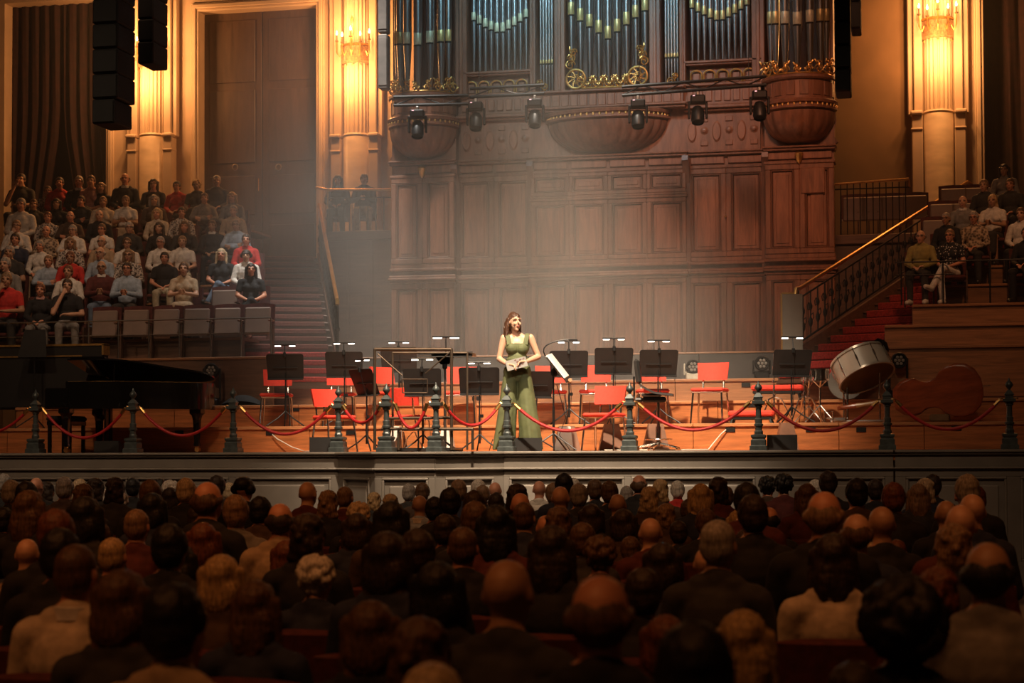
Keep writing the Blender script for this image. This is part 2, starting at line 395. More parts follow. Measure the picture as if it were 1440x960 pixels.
# small grey gate panel with a gilt edge at the foot of the far stairs
gp = thing('stair_gate', 'grey panel with gilt edge at the foot of the red stairs', 'gate', (XY(1116, 26.3), 26.3, 0))
w_ = XY(1131, 26.3) - XY(1102, 26.3)
ob('gate_panel', MB().span(-w_ / 2, w_ / 2, -.015, .015, RZ[2] - .01, 3.82, .004), mat('grey_gate', (.16, .16, .14), .5, var=.06), gp)
ob('gilt_edge', MB().span(-w_ / 2 - .02, -w_ / 2 + .005, -.02, .02, RZ[2] - .01, 3.83).span(-w_ / 2, w_ / 2 - .12, -.02, .02, 3.82, 3.845), BRASS, gp)

# balcony landings by the organ ------------------------------------
def landing(side):
    t = sroot('balcony_landing', ('dark panelled landing beside the organ where two people sit', 'dark landing of maroon seats between organ and lit column')[side > 0], 'balcony')
    if side < 0: x0, x1 = XY(456, 29.6), XY(557, 29.6)
    else: x0, x1 = -1.25, 1.15
    y0 = 29.6 if side < 0 else 30.2; zt = 5.34 if side < 0 else 5.1
    w = (x1 - x0) / 3
    for i in range(3):
        ob('dado_panel', MB().span(x0 + i * w + .02, x0 + (i + 1) * w - .02, y0 - .01, y0 + .05, RZ[2], zt - .16, .006), GALD if side < 0 else STD, t)
        ob('panel_frame', MB().span(x0 + i * w - .02, x0 + i * w + .03, y0 - .03, y0 + .05, RZ[2], zt - .16, .006), GALD if side < 0 else STD, t)
    ob('landing_edge', MB().span(x0, x1, y0 - .06, y0 + .1, zt - .16, zt, .012), GALD, t)
    ob('landing_floor', MB().span(x0, x1, y0, YW, zt - .2, zt - .01), GALD, t)
    return x0, x1, y0, zt
LX0, LX1, LY, LZ = landing(-1); RX0, RX1, RYY, RZT = landing(1)
rl = thing('balcony_railing', 'brass top rail on dark iron bars before the seated couple', 'railing', (0, LY + .02, 0))
ob('top_rail', MB().tube([(XY(444, LY), 0, 6.12), (LX0 + .05, 0, 6.07), (LX1 - .03, 0, 6.03)], .022, 8), BRASS, rl)
ob('end_post', MB().tube([(LX0 + .06, 0, 6.06), (LX0 + .06, 0, LZ + .4)], .018, 8), BRASS, rl)
ob('mid_rail', MB().tube([(LX0, 0, 5.93), (LX1, 0, 5.90)], .012, 6), BLACK, rl)
for i in range(9): ob('bar', MB().tube([(LX0 + (LX1 - LX0) * (i + .5) / 9, 0, LZ - .01), (LX0 + (LX1 - LX0) * (i + .5) / 9, 0, 5.92)], .008, 6), BLACK, rl)
rr = thing('balcony_railing', 'brass top rail on iron bars before the empty maroon seats', 'railing', (0, RYY + .02, 0))
xq0, xq1 = XY(1172, RYY), XY(1282, RYY)
ob('top_rail', MB().tube([(xq0, 0, ZY(1172, 259, RYY)), (xq1, 0, ZY(1282, 251, RYY)), (xq1 + .01, 0, ZY(1282, 262, RYY))], .02, 8), BRASS, rr)
ob('mid_rail', MB().tube([(xq0, 0, 5.86), (xq1, 0, 5.86)], .012, 6), BLACK, rr)
for i in range(12): ob('bar', MB().tube([(xq0 + (xq1 - xq0) * (i + .5) / 12, 0, RZT - .01), (xq0 + (xq1 - xq0) * (i + .5) / 12, 0, 5.95)], .010, 6), BLACK, rr)

# rear wall ---------------------------------------------------------
ZT = 12.5
wb = sroot('wall_rear', 'cream plaster rear wall with pilasters and door frames', 'wall')
def wspan(x0, x1, z0=0, z1=ZT, y=YW, m=CREAM, name='wall_section', d=.5): return ob(name, MB().span(x0, x1, y, y + d, z0, z1), m, wb)
DL0, DL1 = XY(280, YW), XY(446, YW)      # dark double door
CL1 = XY(149, YW)                         # edge of the curtained opening
DT = ZY(360, 12, YW)
wspan(CL1, DL0); wspan(DL1, -8.0); wspan(-8.0, -1.3, m=BROWNWALL); wspan(-1.3, XY(1289, YW), m=BROWNWALL); wspan(XY(1289, YW), XY(1390, YW))
wspan(DL0, DL1, DT, ZT)
wspan(-19, XY(4, YW)); wspan(XY(4, YW), CL1, ZY(70, 1, YW), ZT)
wspan(XY(1500, YW), 8, m=BROWNWALL); wspan(XY(1390, YW), XY(1500, YW), 11, ZT)
ob('recess_backing', MB().span(-19, -14.8, YW + .9, YW + 1, 0, ZT), BLACKM, wb)
ob('recess_backing', MB().span(XY(1380, YW), XY(1520, YW), YW + .9, YW + 1, 0, ZT), BLACKM, wb)
def frame_strip(x0, x1, z0, z1, d): ob('door_moulding', MB().span(x0, x1, YW - d, YW, z0, z1, .012), CREAM2, wb)
for k, (o0, o1, d) in enumerate(((.0, .05, .05), (.05, .13, .08), (.13, .16, .05))):
    frame_strip(DL0 - o1, DL0 - o0, 3, DT + o1, d); frame_strip(DL1 + o0, DL1 + o1, 3, DT + o1, d); frame_strip(DL0 - o1, DL1 + o1, DT + o0, DT + o1, d + .002)
    frame_strip(CL1 + o0, CL1 + o1, 3, ZT, d); q = XY(1390, YW); frame_strip(q - o1, q - o0, 3, ZT, d)
d1 = sroot('door_1', 'tall dark wooden double door with two round portholes', 'door', ((DL0 + DL1) / 2, YW + .25, 0))
hw = (DL1 - DL0) / 2
for s_ in (-1, 1):
    lf = ob('door_leaf', MB().span(.01 * s_, hw * s_, 0, .06, 4.6, DT, .006), DOORM, d1)
    for z0, z1 in ((4.9, 5.9), (6.1, 6.85), (7.1, 8.5), (8.65, DT - .15)):
        ob('leaf_panel', MB().span((.14) * s_, (hw - .12) * s_, -.02, 0, z0, z1, .012), DOORM, lf)
for pxp in (331, 392):
    p = UY(pxp, 235, YW + .2); ph = ob('porthole', MB().lathe([(.062, 0), (.062, .03), (.045, .035), (.045, .01), (.0, .01)], 16, rot=Matrix.Rotation(R(90), 3, 'X')), mat('porthole_ring', (.32, .25, .17), .4, .5), d1, p - d1.location)
p = UY(365, 260, YW + .2) - d1.location
ob('handle', MB().tube([(p.x, -.1, p.z - .12), (p.x, -.1, p.z + .12)], .01, 6), BRASS, d1)

def column(px, topz, capz):
    x = XY(px, YW); t = sroot('column', {216: 'lit fluted column between curtain and dark door', 504: 'lit fluted column beside the organ above the seated couple', 1325: 'lit fluted column above the far gallery'}[px], 'column', (x, YW - .05, 0))
    n = 20; prof = []
    m = MB(); vs = []; K = 20 * 6; r0 = .245
    for z in (capz, ZT):
        for k in range(K):
            a = 2 * math.pi * k / K; f = (k % 6) / 6; r = r0 - (.030 * math.sin(math.pi * (f - 1 / 6) / (5 / 6)) if f >= 1 / 6 else 0)
            vs.append((r * math.cos(a), r * math.sin(a), z))
    m.add(vs, [(k, (k + 1) % K, K + (k + 1) % K, K + k) for k in range(K)])
    ob('fluted_shaft', m, CREAM2, t, smooth=20)
    ob('shaft_ring', MB().lathe([(.25, capz - .02), (.268, capz + .01), (.25, capz + .04)], 32), CREAM2, t)
    ob('drum_base', MB().lathe([(.262, 3), (.262, capz - .04), (.25, capz - .015)], 32), MARBLE, t)
    for s_ in (-1, 1):
        for (a, b, d) in ((.27, .42, .12), (.42, .52, .06)):
            ob('pilaster_strip', MB().span(a * s_, b * s_, -.02 - d, .1, capz - .02, ZT, .015), CREAM, t)
        ob('pilaster_cap', MB().span(.27 * s_, .48 * s_, -.24, .1, capz - .04, capz + .03, .02), CREAM2, t)
        ob('pilaster_cap', MB().span(.27 * s_, .47 * s_, -.2, .1, capz - .30, capz - .27, .008), CREAM2, t)
        ob('pilaster_plinth', MB().span(.27 * s_, .46 * s_, -.18, .1, 3, capz - .04, .015), CREAM, t)
    # bracket lamp
    zc = topz
    s = thing('wall_sconce', {216: 'lit candle sconce on the column beside the dark door', 504: 'lit candle sconce on the column beside the organ', 1325: 'lit candle sconce on the column over the far gallery'}[px], 'wall lamp', (x, YW - .05, zc), group='candle sconces on the columns')
    ob('collar', MB().lathe([(.275, .0), (.30, .03), (.30, .30), (.275, .33), (.25, .33)], 24), CRYSTAL, s)
    ob('collar_rim', MB().lathe([(.29, .32), (.315, .34), (.29, .36)], 24), GILT, s)
    for k in range(7):
        a = R(180 + 12 + k * 26); q = Vector((math.cos(a) * .40, math.sin(a) * .40, 0)); h = (.0, .08, .02, .12, .02, .08, .0)[k]
        arm = ob('arm', MB().tube([(q.x * .72, q.y * .72, .22), (q.x * .85, q.y * .85, .12), (q.x, q.y, .2), (q.x, q.y, .32 + h)], .012, 6), GILT, s)
        cn = ob('candle', MB().lathe([(.03, .32 + h), (.032, .34 + h), (.014, .345 + h), (.014, .44 + h)], 8, (q.x, q.y, 0)), mat('candle_sleeve', (.16, .09, .04), .5), s)
        ob('bulb', MB().lathe([(.0, .44 + h), (.014, .455 + h), (.018, .475 + h), (.010, .50 + h), (.0, .535 + h)], 8, (q.x, q.y, 0)), BULB, s)
    for k in range(5):
        a = R(210 + k * 30); ob('pendant', MB().lathe([(0, -.07), (.014, -.045), (.004, -.015), (.004, .02)], 6, (math.cos(a) * .27, math.sin(a) * .27, 0)), GILT, s)
    ob('finial', MB().lathe([(.02, .5), (.03, .62), (.012, .72), (.03, .78), (0, .88)], 8, (0, -.30, 0)).tube([(0, -.30, .3), (0, -.30, .55)], .014, 6), GILT, s)
    for z, pw in ((zc + .70, 52), (zc - .28, 64)):
        for ax in (-.16, .16): point('sconce_light', (x + ax, YW - .05 - .72, z), pw, (1.0, .41, .125), .08)
column(216, ZY(216, 97, YW), ZY(216, 193, YW)); column(504, ZY(504, 92, YW), ZY(504, 193, YW)); column(1325, ZY(1325, 57, YW), ZY(1325, 160, YW))
# curtains ----------------------------------------------------------
def curtain(x0, x1, lx0, lx1, label):
    t = thing('curtain', label, 'curtain', (0, YW + .35, 0)); n = 60
    def fn(u, v):
        z = 3.5 + v * 8.5; k = min(1, max(0, (z - 4) / 4.0)); a = lx0 + (x0 - lx0) * k; b = lx1 + (x1 - lx1) * k
        return Vector((a + (b - a) * u, 0.04 * math.sin(u * 34) + .015 * math.sin(u * 71 + z), z))
    ob('drape', MB().grid(fn, n, 14), CURT, t)
    return t
ca, cb = XY(2, YW), CL1
curtain(ca - .1, ca + (cb - ca) * .49, ca - .1, ca + .35, 'dark maroon curtain half drawn aside beside a pale wall strip')
curtain(ca + (cb - ca) * .51, cb + .1, cb - .38, cb + .1, 'dark maroon curtain half hanging beside the lit column')
curtain(XY(1386, YW), XY(1520, YW), XY(1386, YW), XY(1520, YW), 'dark maroon curtain closing the opening by the far column')
# ------------------------------------------------------------------ pipe organ
XC = -4.68
og = thing('pipe_organ', 'tall carved mahogany pipe organ with silver pipes behind the stage', 'organ', (XC, YO, 0))
def op(name, m, mt, parent=og, **k): return ob(name, m, mt, parent, **k)
Z0 = RZ[2] - .01
op('case_body', MB().span(-3.42, 3.42, .12, 3.4, Z0, 7.2), ORGD)
op('case_back', MB().span(-3.42, 3.42, .75, 3.4, 7.2, 12.4), ORGD)
def frame_panel(x0, x1, z0, z1, y, mtl=ORG, pm=ORG2, fw=.07, name='panel'):
    m = MB()
    for a in ((x0, x1, z1 - fw, z1), (x0, x1, z0, z0 + fw), (x0, x0 + fw, z0 + fw, z1 - fw), (x1 - fw, x1, z0 + fw, z1 - fw)): m.span(a[0], a[1], y - .03, y + .12, a[2], a[3], .01)
    f = op('panel_frame', m, mtl)
    m = MB(); i = fw + .001
    for a in ((x0 + i, x1 - i, z1 - i - .025, z1 - i), (x0 + i, x1 - i, z0 + i, z0 + i + .025), (x0 + i, x0 + i + .025, z0 + i, z1 - i), (x1 - i - .025, x1 - i, z0 + i, z1 - i)): m.span(a[0], a[1], y - .022, y + .1, a[2], a[3], .01)
    op('panel_moulding', m, ORGD, f)
    op(name, MB().span(x0 + fw + .03, x1 - fw - .03, y + .005, y + .1, z0 + fw + .03, z1 - fw - .03, .01).span(x0 + fw + .08, x1 - fw - .08, y - .008, y + .05, z0 + fw + .08, z1 - fw - .08, .008), pm, f)
def cornice(x0, x1, z, y, prof, mtl=ORG, name='cornice'):
    for (dz0, dz1, dy) in prof: op(name, MB().span(x0 - dy * .5, x1 + dy * .5, y - dy, y + .3, z + dz0, z + dz1, .01), mtl)
PLN = [(-3.56, -2.5, -.12), (-2.5, -1.25, .04), (-1.25, 1.25, -.02), (1.25, 2.5, .04), (2.5, 3.56, -.12)]
for i, (x0, x1, y) in enumerate(PLN):
    op('plinth', MB().span(x0, x1, y - .04, .3, Z0, Z0 + .3, .012), ORGD)
    w = x1 - x0; n = 4 if i == 2 else 2
    for k in range(n):
        a, b = x0 + w * k / n, x0 + w * (k + 1) / n
        frame_panel(a, b, Z0 + .3, 4.30, y, ORG, ORG2, .09 if i != 2 else .07)
        if i == 2:
            frame_panel(a, b, 4.62, 5.58, y, ORG, ORG2, .07); frame_panel(a, b, 5.66, 6.02, y, ORG, ORG2, .06)
        else: frame_panel(a, b, 4.62, 6.02, y, ORG, ORG2, .085)
        op('frieze_panel', MB().span(a + .03, b - .03, y + .0, .2, 6.10, 6.22, .008), ORG2)
    cornice(x0, x1, 4.30, y, [(.0, .05, .05), (.05, .09, .09), (.09, .13, .06), (.20, .25, .05), (.25, .32, .02)], ORG)
    op('rail_board', MB().span(x0, x1, y + .02, .3, 4.43, 4.5), ORGD)
    if i == 2: cornice(x0, x1, 5.58, y, [(.0, .04, .05), (.04, .08, .03)])
    cornice(x0, x1, 6.02, y, [(.0, .05, .04)]); cornice(x0, x1, 6.23, y, [(.0, .04, .05), (.04, .07, .08)])
    op('frieze_board', MB().span(x0, x1, y + .03, .3, 6.05, 6.25), ORG)
# pilasters beside the keyboard bay, coloured dark to stand in for shadow gaps
for x in (-2.5, -1.25, 1.25, 2.5):
    op('shadow_gap_pilaster', MB().span(x - .07, x + .07, -.0, .2, Z0, 6.2, .01), ORGD)
    op('scroll_bracket', MB().prism([(0, 0), (.0, .5), (-.18, .5), (-.2, .42), (-.12, .34), (-.05, .2)], .1, Matrix(((0, 0, 1, x - .05), (1, 0, 0, .02), (0, 1, 0, 5.72), (0, 0, 0, 1)))), ORGD)
op('cabinet_panel', MB().span(3.05, 3.42, -.17, -.1, 5.55, 5.95, .012), ORG2)
for x in (-3.03, 3.03): op('gilt_boss', MB().lathe([(0, .03), (.05, .02), (.07, 0), (.04, -.12), (0, -.16)], 8, (x, -.17, 6.17)), GILT)
op('door_knob', MB().ell((1.87, -.03, 5.25), (.02, .03, .02), 8), BRASS)
# upper structure: flats
def arcade(x0, x1, z0, z1, y, n):
    w = (x1 - x0) / n
    op('arcade_backing', MB().span(x0, x1, y + .06, y + .3, z0, z1), ORGD)
    for k in range(n):
        cx = x0 + w * (k + .5); r = w * .42; pts = []
        for q in range(13):
            a = math.pi * q / 12; pts.append((cx + r * math.cos(a), y + .02, z0 + (z1 - z0) * .5 + r * .8 * math.sin(a)))
        op('gilt_arch', MB().tube([(pts[0][0], y + .02, z0 + .02)] + pts + [(pts[-1][0], y + .02, z0 + .02)], .014, 6), GILT)
        op('arch_panel', MB().span(cx - r * .6, cx + r * .6, y + .03, y + .1, z0 + .02, z0 + (z1 - z0) * .6, .01), ORG)
for s_ in (-1, 1):
    x0, x1 = sorted((1.25 * s_, 2.42 * s_))
    # relief band with upright ovals
    op('relief_board', MB().span(x0, x1, .0, .3, 6.30, 6.92), ORG)
    n = 6; w = (x1 - x0) / n
    for k in range(n):
        cx = x0 + w * (k + .5)
        if k % 2 == 0: op('relief_panel', MB().lathe([(0, -.03), (w * .30, -.03), (w * .38, 0)], 14, (cx, 0, 6.60), Matrix.Scale(1, 3) @ Matrix(((1, 0, 0), (0, 0, 1), (0, 2.3, 0)))), ORG2)
        else: op('relief_rosette', MB().lathe([(0, -.045), (.03, -.04), (.05, -.01), (.07, 0)], 8, (cx, 0, 6.62), Matrix(((1, 0, 0), (0, 0, 1), (0, 1.0, 0)))), ORG); [op('relief_block', MB().span(cx - w * .3, cx + w * .3, -.02, .05, zz, zz + .08, .006), ORG) for zz in (6.38, 6.76)]
    cornice(x0, x1, 6.92, -.02, [(.0, .04, .05), (.04, .09, .10), (.09, .12, .06)])
    n = 8; w = (x1 - x0) / n
    op('gallery_board', MB().span(x0, x1, .0, .3, 7.04, 7.33), ORG)
    for k in range(n): op('gallery_panel', MB().span(x0 + w * k + .02, x0 + w * (k + 1) - .02, -.02, .1, 7.08, 7.27, .01), ORG2)
    cornice(x0, x1, 7.33, .0, [(.0, .04, .05)])
    arcade(x0 + .06, x1 - .06, 7.37, 7.66, .02, 5)
    cornice(x0, x1, 7.66, .02, [(.0, .03, .05), (.03, .07, .08)])
# centre corbel and gallery
def bowl(cx, rx, ry, z0, z1, y, a0=math.pi, a1=2 * math.pi, n=40, flutes=True, mtl=ORG):
    m = MB(); S = 10
    def fn(u, v):
        a = a0 + (a1 - a0) * u; e = math.sin(math.pi / 2 * v) ** .8 if v > 0 else 0.0
        f = 1 + (.025 * (abs(math.sin(u * n * math.pi / 2)) - .5) * min(1, v * 3) if flutes else 0)
        return Vector((cx + rx * e * f * math.cos(a), y + ry * e * f * math.sin(a), z0 + (z1 - z0) * (1 - math.cos(math.pi / 2 * v))))
    return m.grid(fn, n * 4, S)
def ringband(cx, rx, ry, z0, z1, y, n=28, prof=((1, 0), (1, 1))):
    def fn(u, v):
        a = math.pi + math.pi * u; k = v * (len(prof) - 1); i = min(int(k), len(prof) - 2); t = k - i
        r = prof[i][0] + (prof[i + 1][0] - prof[i][0]) * t; z = prof[i][1] + (prof[i + 1][1] - prof[i][1]) * t
        return Vector((cx + rx * r * math.cos(a), y + ry * r * math.sin(a), z0 + (z1 - z0) * z))
    return MB().grid(fn, n, (len(prof) - 1) * 2)
RINGP = ((.94, 0), (1.0, .12), (1.05, .2), (1.05, .4), (1.0, .45), (1.0, .6), (1.06, .66), (1.08, .9), (1.04, 1.0), (.9, 1.0))
op('corbel_bowl', bowl(0, .98, .55, 6.32, 6.80, .1, n=30), ORGD)
op('corbel_ring', ringband(0, .98, .55, 6.80, 6.98, .1, prof=RINGP), ORG)
op('centre_board', MB().span(-1.25, 1.25, -.0, .3, 6.3, 7.32), ORG)
for k in range(30):
    a = math.pi + math.pi * (k + .5) / 30; op('bead', MB().ell((1.0 * math.cos(a), .1 + .57 * math.sin(a), 6.885), (.022, .022, .03), 6), GILT)
cornice(-1.22, 1.22, 6.98, -.12, [(.0, .04, .1), (.04, .08, .14)])
for k in range(16): op('gallery_panel', MB().span(-1.2 + .15 * k + .012, -1.2 + .15 * (k + 1) - .012, -.13, .1, 7.08, 7.27, .01), ORG2)
op('gallery_board', MB().span(-1.22, 1.22, -.11, .3, 7.05, 7.30), ORG)
cornice(-1.22, 1.22, 7.30, -.11, [(.0, .04, .06)])
# towers
for s_ in (-1, 1):
    cx = 3.03 * s_
    op('tower_board', MB().span(cx - .54, cx + .54, -.05, .3, 6.3, 7.35), ORG)
    op('tower_bowl', bowl(cx, .56, .52, 6.34, 6.80, -.02, n=18), ORG)
    op('tower_ring', ringband(cx, .56, .52, 6.80, 6.98, -.02, prof=RINGP), ORG)
    op('tower_drum', ringband(cx, .53, .49, 6.98, 7.30, -.02, prof=((1, 0), (1, 1))), ORG2)
    for k in range(8):
        a = math.pi + math.pi * (k + .5) / 8; q = Matrix.Rotation(a + math.pi / 2, 3, 'Z')
        op('drum_panel', MB().box((cx + .525 * math.cos(a), -.02 + .485 * math.sin(a), 7.14), (.14, .03, .22), q, .008), ORG)
    op('tower_rim', ringband(cx, .56, .52, 7.28, 7.36, -.02, prof=((1, 0), (1.04, .3), (1.04, .8), (.9, 1), (.0, 1))), ORG)
    for k in range(20):
        a = math.pi + math.pi * (k + .5) / 20; op('bead', MB().ell((cx + .585 * math.cos(a), -.02 + .545 * math.sin(a), 6.885), (.018, .018, .028), 6), GILT)
    # side wings of the tower outline
    op('side_wing', MB().prism([(0, 0), (.16, .0), (.18, -.3), (.12, -.5), (.2, -.62), (.06, -.7), (0, -.5)], .12, Matrix(((s_, 0, 0, 3.42 * s_), (0, 0, 1, .0), (0, 1, 0, 6.98), (0, 0, 0, 1)))), ORGD)
# stiles between pipe fields
for x0, x1 in ((-3.55, -3.45), (-2.50, -2.30), (-1.26, -1.16), (-.86, -.68), (.68, .86), (1.16, 1.26), (2.30, 2.50), (3.45, 3.56)):
    wdt = x1 - x0
    op('stile', MB().span(x0, x1, -.06, .6, 7.3, 12.4, .012), ORG)
    op('stile_bead', MB().span(x0 + wdt * .35, x1 - wdt * .35, -.085, .0, 7.35, 12.4, .01), ORG2)
# pipes -------------------------------------------------------------
def pipe(x, y, z0, zm, r, mh, gilt, ztop=12.2):
    rf = r * .42
    o = op('pipe', MB().lathe([(rf * .6, z0), (rf, z0 + .05), (r * .97, zm - .02), (r, zm), (r, ztop)], 14, (x, y, 0)), PIPE)
    # mouth shield: a curved plate proud of the pipe, with a dark slit beneath
    a0, a1 = R(270 - 52), R(270 + 52)
    ob('mouth', MB().lathe([(r * 1.0, zm), (r * 1.07, zm + .01), (r * 1.07, zm + mh - .02), (r * 1.0, zm + mh)], 8, (x, y, 0), None, a0, a1), gilt, o)
    ob('mouth_slit', MB().lathe([(r * 1.03, zm - .025), (r * 1.05, zm - .02), (r * 1.05, zm + .0), (r * 1.0, zm + .002)], 8, (x, y, 0), None, a0, a1), BLACKM, o)
for s_ in (-1, 1):
    n = 10; x0, x1 = 1.30, 2.27
    for k in range(n):
        x = (x0 + (x1 - x0) * (k + .5) / n); c = abs(k + .5 - n / 2) / (n / 2)
        pipe(x * s_, .12, 7.73, 8.38 + .26 * c ** 1.3, .045, .13 + .02 * (1 - c), PIPEP if s_ < 0 else PIPEG)
    for k in range(5):
        x = .90 + .235 * (k + .5) / 5; pipe(x * s_, .12, 7.36, 7.84, .022, .06, PIPEG)
    n = 7
    for k in range(n):
        a = math.pi + math.pi * (k + .5) / n; c = abs(k - 3)
        pipe(3.03 * s_ + .44 * math.cos(a), .02 + .40 * math.sin(a), 7.36, 8.13 + .035 * c, .075 - .004 * c, .19, PIPEP if (c < 2) else PIPEG)
n = 9
for k in range(n):
    x = -.60 + 1.2 * k / (n - 1); c = abs(k - 4); pipe(x, .10, 7.36, 8.18 + .105 * c, .062, .20, PIPEG)
# gilded carving ----------------------------------------------------
def scroll(cx, cz, r, y, turns=1.6, s=1, n=22, th=.016):
    return [(cx + s * r * (1 - t / n * .8) * math.cos(turns * 2 * math.pi * t / n), y - .02 * math.sin(t), cz + r * (1 - t / n * .8) * math.sin(turns * 2 * math.pi * t / n)) for t in range(n + 1)]
def carving(x0, x1, z0, h, y, n, curve=0.0, cx=None, ry=0.0):
    m = MB()
    for k in range(n):
        u = (k + .5) / n; x = x0 + (x1 - x0) * u; yy = y
        if cx is not None:
            a = math.pi + math.pi * u; x = cx[0] + cx[1] * math.cos(a); yy = y + ry * math.sin(a)
        hh = h * (1 + curve * abs(2 * u - 1)); sg = 1 if k % 2 else -1
        m.tube(scroll(x, z0 + hh * .35, hh * .32, yy, 1.5, sg), .013, 5)
        m.tube(scroll(x + sg * .02, z0 + hh * .78, hh * .2, yy, 1.3, -sg), .010, 5)
        for q in range(3): m.ell((x + sg * hh * .25 * (q - 1), yy - .01, z0 + hh * (.3 + .3 * q)), (.018, .015, .045), 6, Matrix.Rotation(R(35 * (q - 1) * sg), 3, 'Y'))
    m.tube([(x0 + (x1 - x0) * t / 12 if cx is None else cx[0] + cx[1] * math.cos(math.pi + math.pi * t / 12), y if cx is None else y + ry * math.sin(math.pi + math.pi * t / 12), z0 + .01) for t in range(13)], .014, 6)
    return op('gilt_carving', m, GILT)
carving(-.40, .40, 7.36, .20, -.08, 9)
for s_ in (-1, 1):
    carving(2.5 * s_, 3.5 * s_, 7.36, .16, -.03, 9, .9, (3.03 * s_, .52), .48)
    # pierced roundel
    m = MB(); cx, cz, r = .50 * s_, 7.52, .15
    m.tube([(cx + r * math.cos(q * math.pi / 12), -.09, cz + r * math.sin(q * math.pi / 12)) for q in range(25)], .022, 8)
    m.tube([(cx + r * .45 * math.cos(q * math.pi / 8), -.09, cz + r * .45 * math.sin(q * math.pi / 8)) for q in range(17)], .012, 6)
    for q in range(8):
        a = q * math.pi / 4; m.tube([(cx + r * t * math.cos(a + .5 * t), -.09, cz + r * t * math.sin(a + .5 * t)) for t in (.15, .45, .75, .95)], .013, 5)
    op('gilt_roundel', m, GILT)
    for q in range(3): op('gilt_scroll', MB().tube(scroll((.60 - .03 * q) * s_, 7.76 + .1 * q, .085 - .012 * q, -.06, 1.6, s_ * (1 if q % 2 else -1)), .013, 5).ell(((.56 + .02 * q) * s_, -.06, 7.82 + .1 * q), (.02, .015, .05), 6), GILT)
    op('gilt_scroll', MB().tube(scroll(1.02 * s_, 7.42, .07, -.06, 1.5, s_), .012, 5).tube(scroll(1.10 * s_, 7.50, .05, -.06, 1.5, -s_), .012, 5), GILT)
# ------------------------------------------------------------------ lighting bars with moving heads in front of the organ
YT = 26.9; BARS = []
def bar(x0, x1, z0, z1, label):
    t = thing('lighting_bar', label, 'lighting bar'); BARS.append((x0, x1, z0, z1))
    for dz in (0, .13): ob('chord', MB().tube([(x0, YT, z0 + dz), (x1, YT, z1 + dz)], .025, 8), BLACK, t)
    n = max(2, int((x1 - x0) / .3))
    for k in range(n):
        a, b = k / n, (k + 1) / n
        ob('brace', MB().tube([(x0 + (x1 - x0) * a, YT, z0 + (z1 - z0) * a + (.13 if k % 2 else 0)), (x0 + (x1 - x0) * b, YT, z0 + (z1 - z0) * b + (0 if k % 2 else .13))], .010, 5), BLACK, t)
    for u in (.12, .88): ob('suspension_wire', MB().tube([(x0 + (x1 - x0) * u, YT, z0 + (z1 - z0) * u + .1), (x0 + (x1 - x0) * u, YT, 13.5)], .006, 5), BLACK, t)
def bz(px, py): return ZY(px, py, YT)
bar(XY(555, YT), XY(660, YT), bz(555, 148), bz(660, 146), 'black lighting bar before the organ tower beside the lit column')
bar(XY(663, YT), XY(768, YT), bz(655, 137), bz(768, 131), 'black lighting bar before the flat of pale mouthed pipes')
bar(XY(878, YT), XY(1082, YT), bz(878, 134), bz(1082, 119), 'long black lighting bar before the pipes with arched panels')
HEAD = None
HB = []
mh = MB(); mh.box((0, 0, -.10), (.22, .20, .12), None, .02)
my = MB(); my.box((-.13, 0, -.26), (.035, .10, .26), None, .01).box((.13, 0, -.26), (.035, .10, .26), None, .01).box((0, 0, -.15), (.27, .12, .04), None, .01)
ml = MB(); ml.lathe([(.0, -.16), (.07, -.155), (.095, -.10), (.10, .06), (.09, .1), (.085, .1), (.08, .07), (0, .06)], 16, (0, 0, -.36), Matrix.Rotation(R(158), 3, 'X'))
mc = MB(); mc.box((0, 0, -.01), (.05, .07, .06), None, .01)
mled = MB().box((-.06, -.105, -.06), (.03, .006, .012))
for i, (px, py, wh) in enumerate(((587, 150, 'below the bar end nearest the lit column'), (669, 146, 'at the joint of the two bars'), (752, 145, 'below the narrow pipes'), (897, 131, 'at the near end of the long bar'), (981, 129, 'below the middle of the long bar'), (1068, 126, 'at the tower end of the long bar'))):
    p = UY(px, py, YT)
    t = thing('moving_head_light', 'black moving head spotlight hanging ' + wh, 'stage light', p, R(8), group='moving head lights before the organ')
    bpz = next(z0 + (z1 - z0) * min(1, max(0, (p.x - x0) / (x1 - x0))) for x0, x1, z0, z1 in BARS if p.x < x1 + .02)
    t.location.z = bpz - .045
    if i == 0: mm = [x.mesh('m') for x in (mh, my, ml, mc, mled)]
    ob('base_box', mm[0], BLACK, t); ob('yoke', mm[1], BLACK, t); ob('lamp_head', mm[2], BLACK, t); ob('clamp', mm[3], STEEL, t)
    ob('display', mm[4], mat('pink_display', (1, .55, .6), .5, emit=1.2), t)
# ------------------------------------------------------------------ hanging loudspeakers
def array(px0, px1, py1, Y, n, label, mtl=BLACKM, tilt=0.0, depth=.5, jut=0.0):
    x0, x1 = XY(px0, Y), XY(px1, Y); zb = ZY((px0 + px1) / 2, py1, Y); zt = ZY((px0 + px1) / 2, -30, Y); h = (zt - zb) / n
    t = thing('hanging_loudspeaker', label, 'loudspeaker', ((x0 + x1) / 2, Y, zb)); w = x1 - x0
    for k in range(n):
        dx = jut if k == 0 else 0
        c = ob('cabinet', MB().box((dx, 0, h * (k + .5)), (w - (abs(dx) * 2), depth, h * .97), None, .015), mtl, t)
        ob('grille', MB().box((dx, -depth / 2 - .004, h * (k + .5)), ((w - abs(dx) * 2) * .9, .01, h * .86), None, .004), BLACK if mtl is BLACKM else mtl, c)
    for s_ in (-1, 1): ob('hanging_wire', MB().tube([(s_ * w * .3, 0, zt - zb - .05), (s_ * w * .3, 0, 13.6 - zb)], .008, 5), BLACK, t)
array(141, 177, 179, 20.0, 6, 'large black line array hanging before the maroon curtain', jut=-.02)
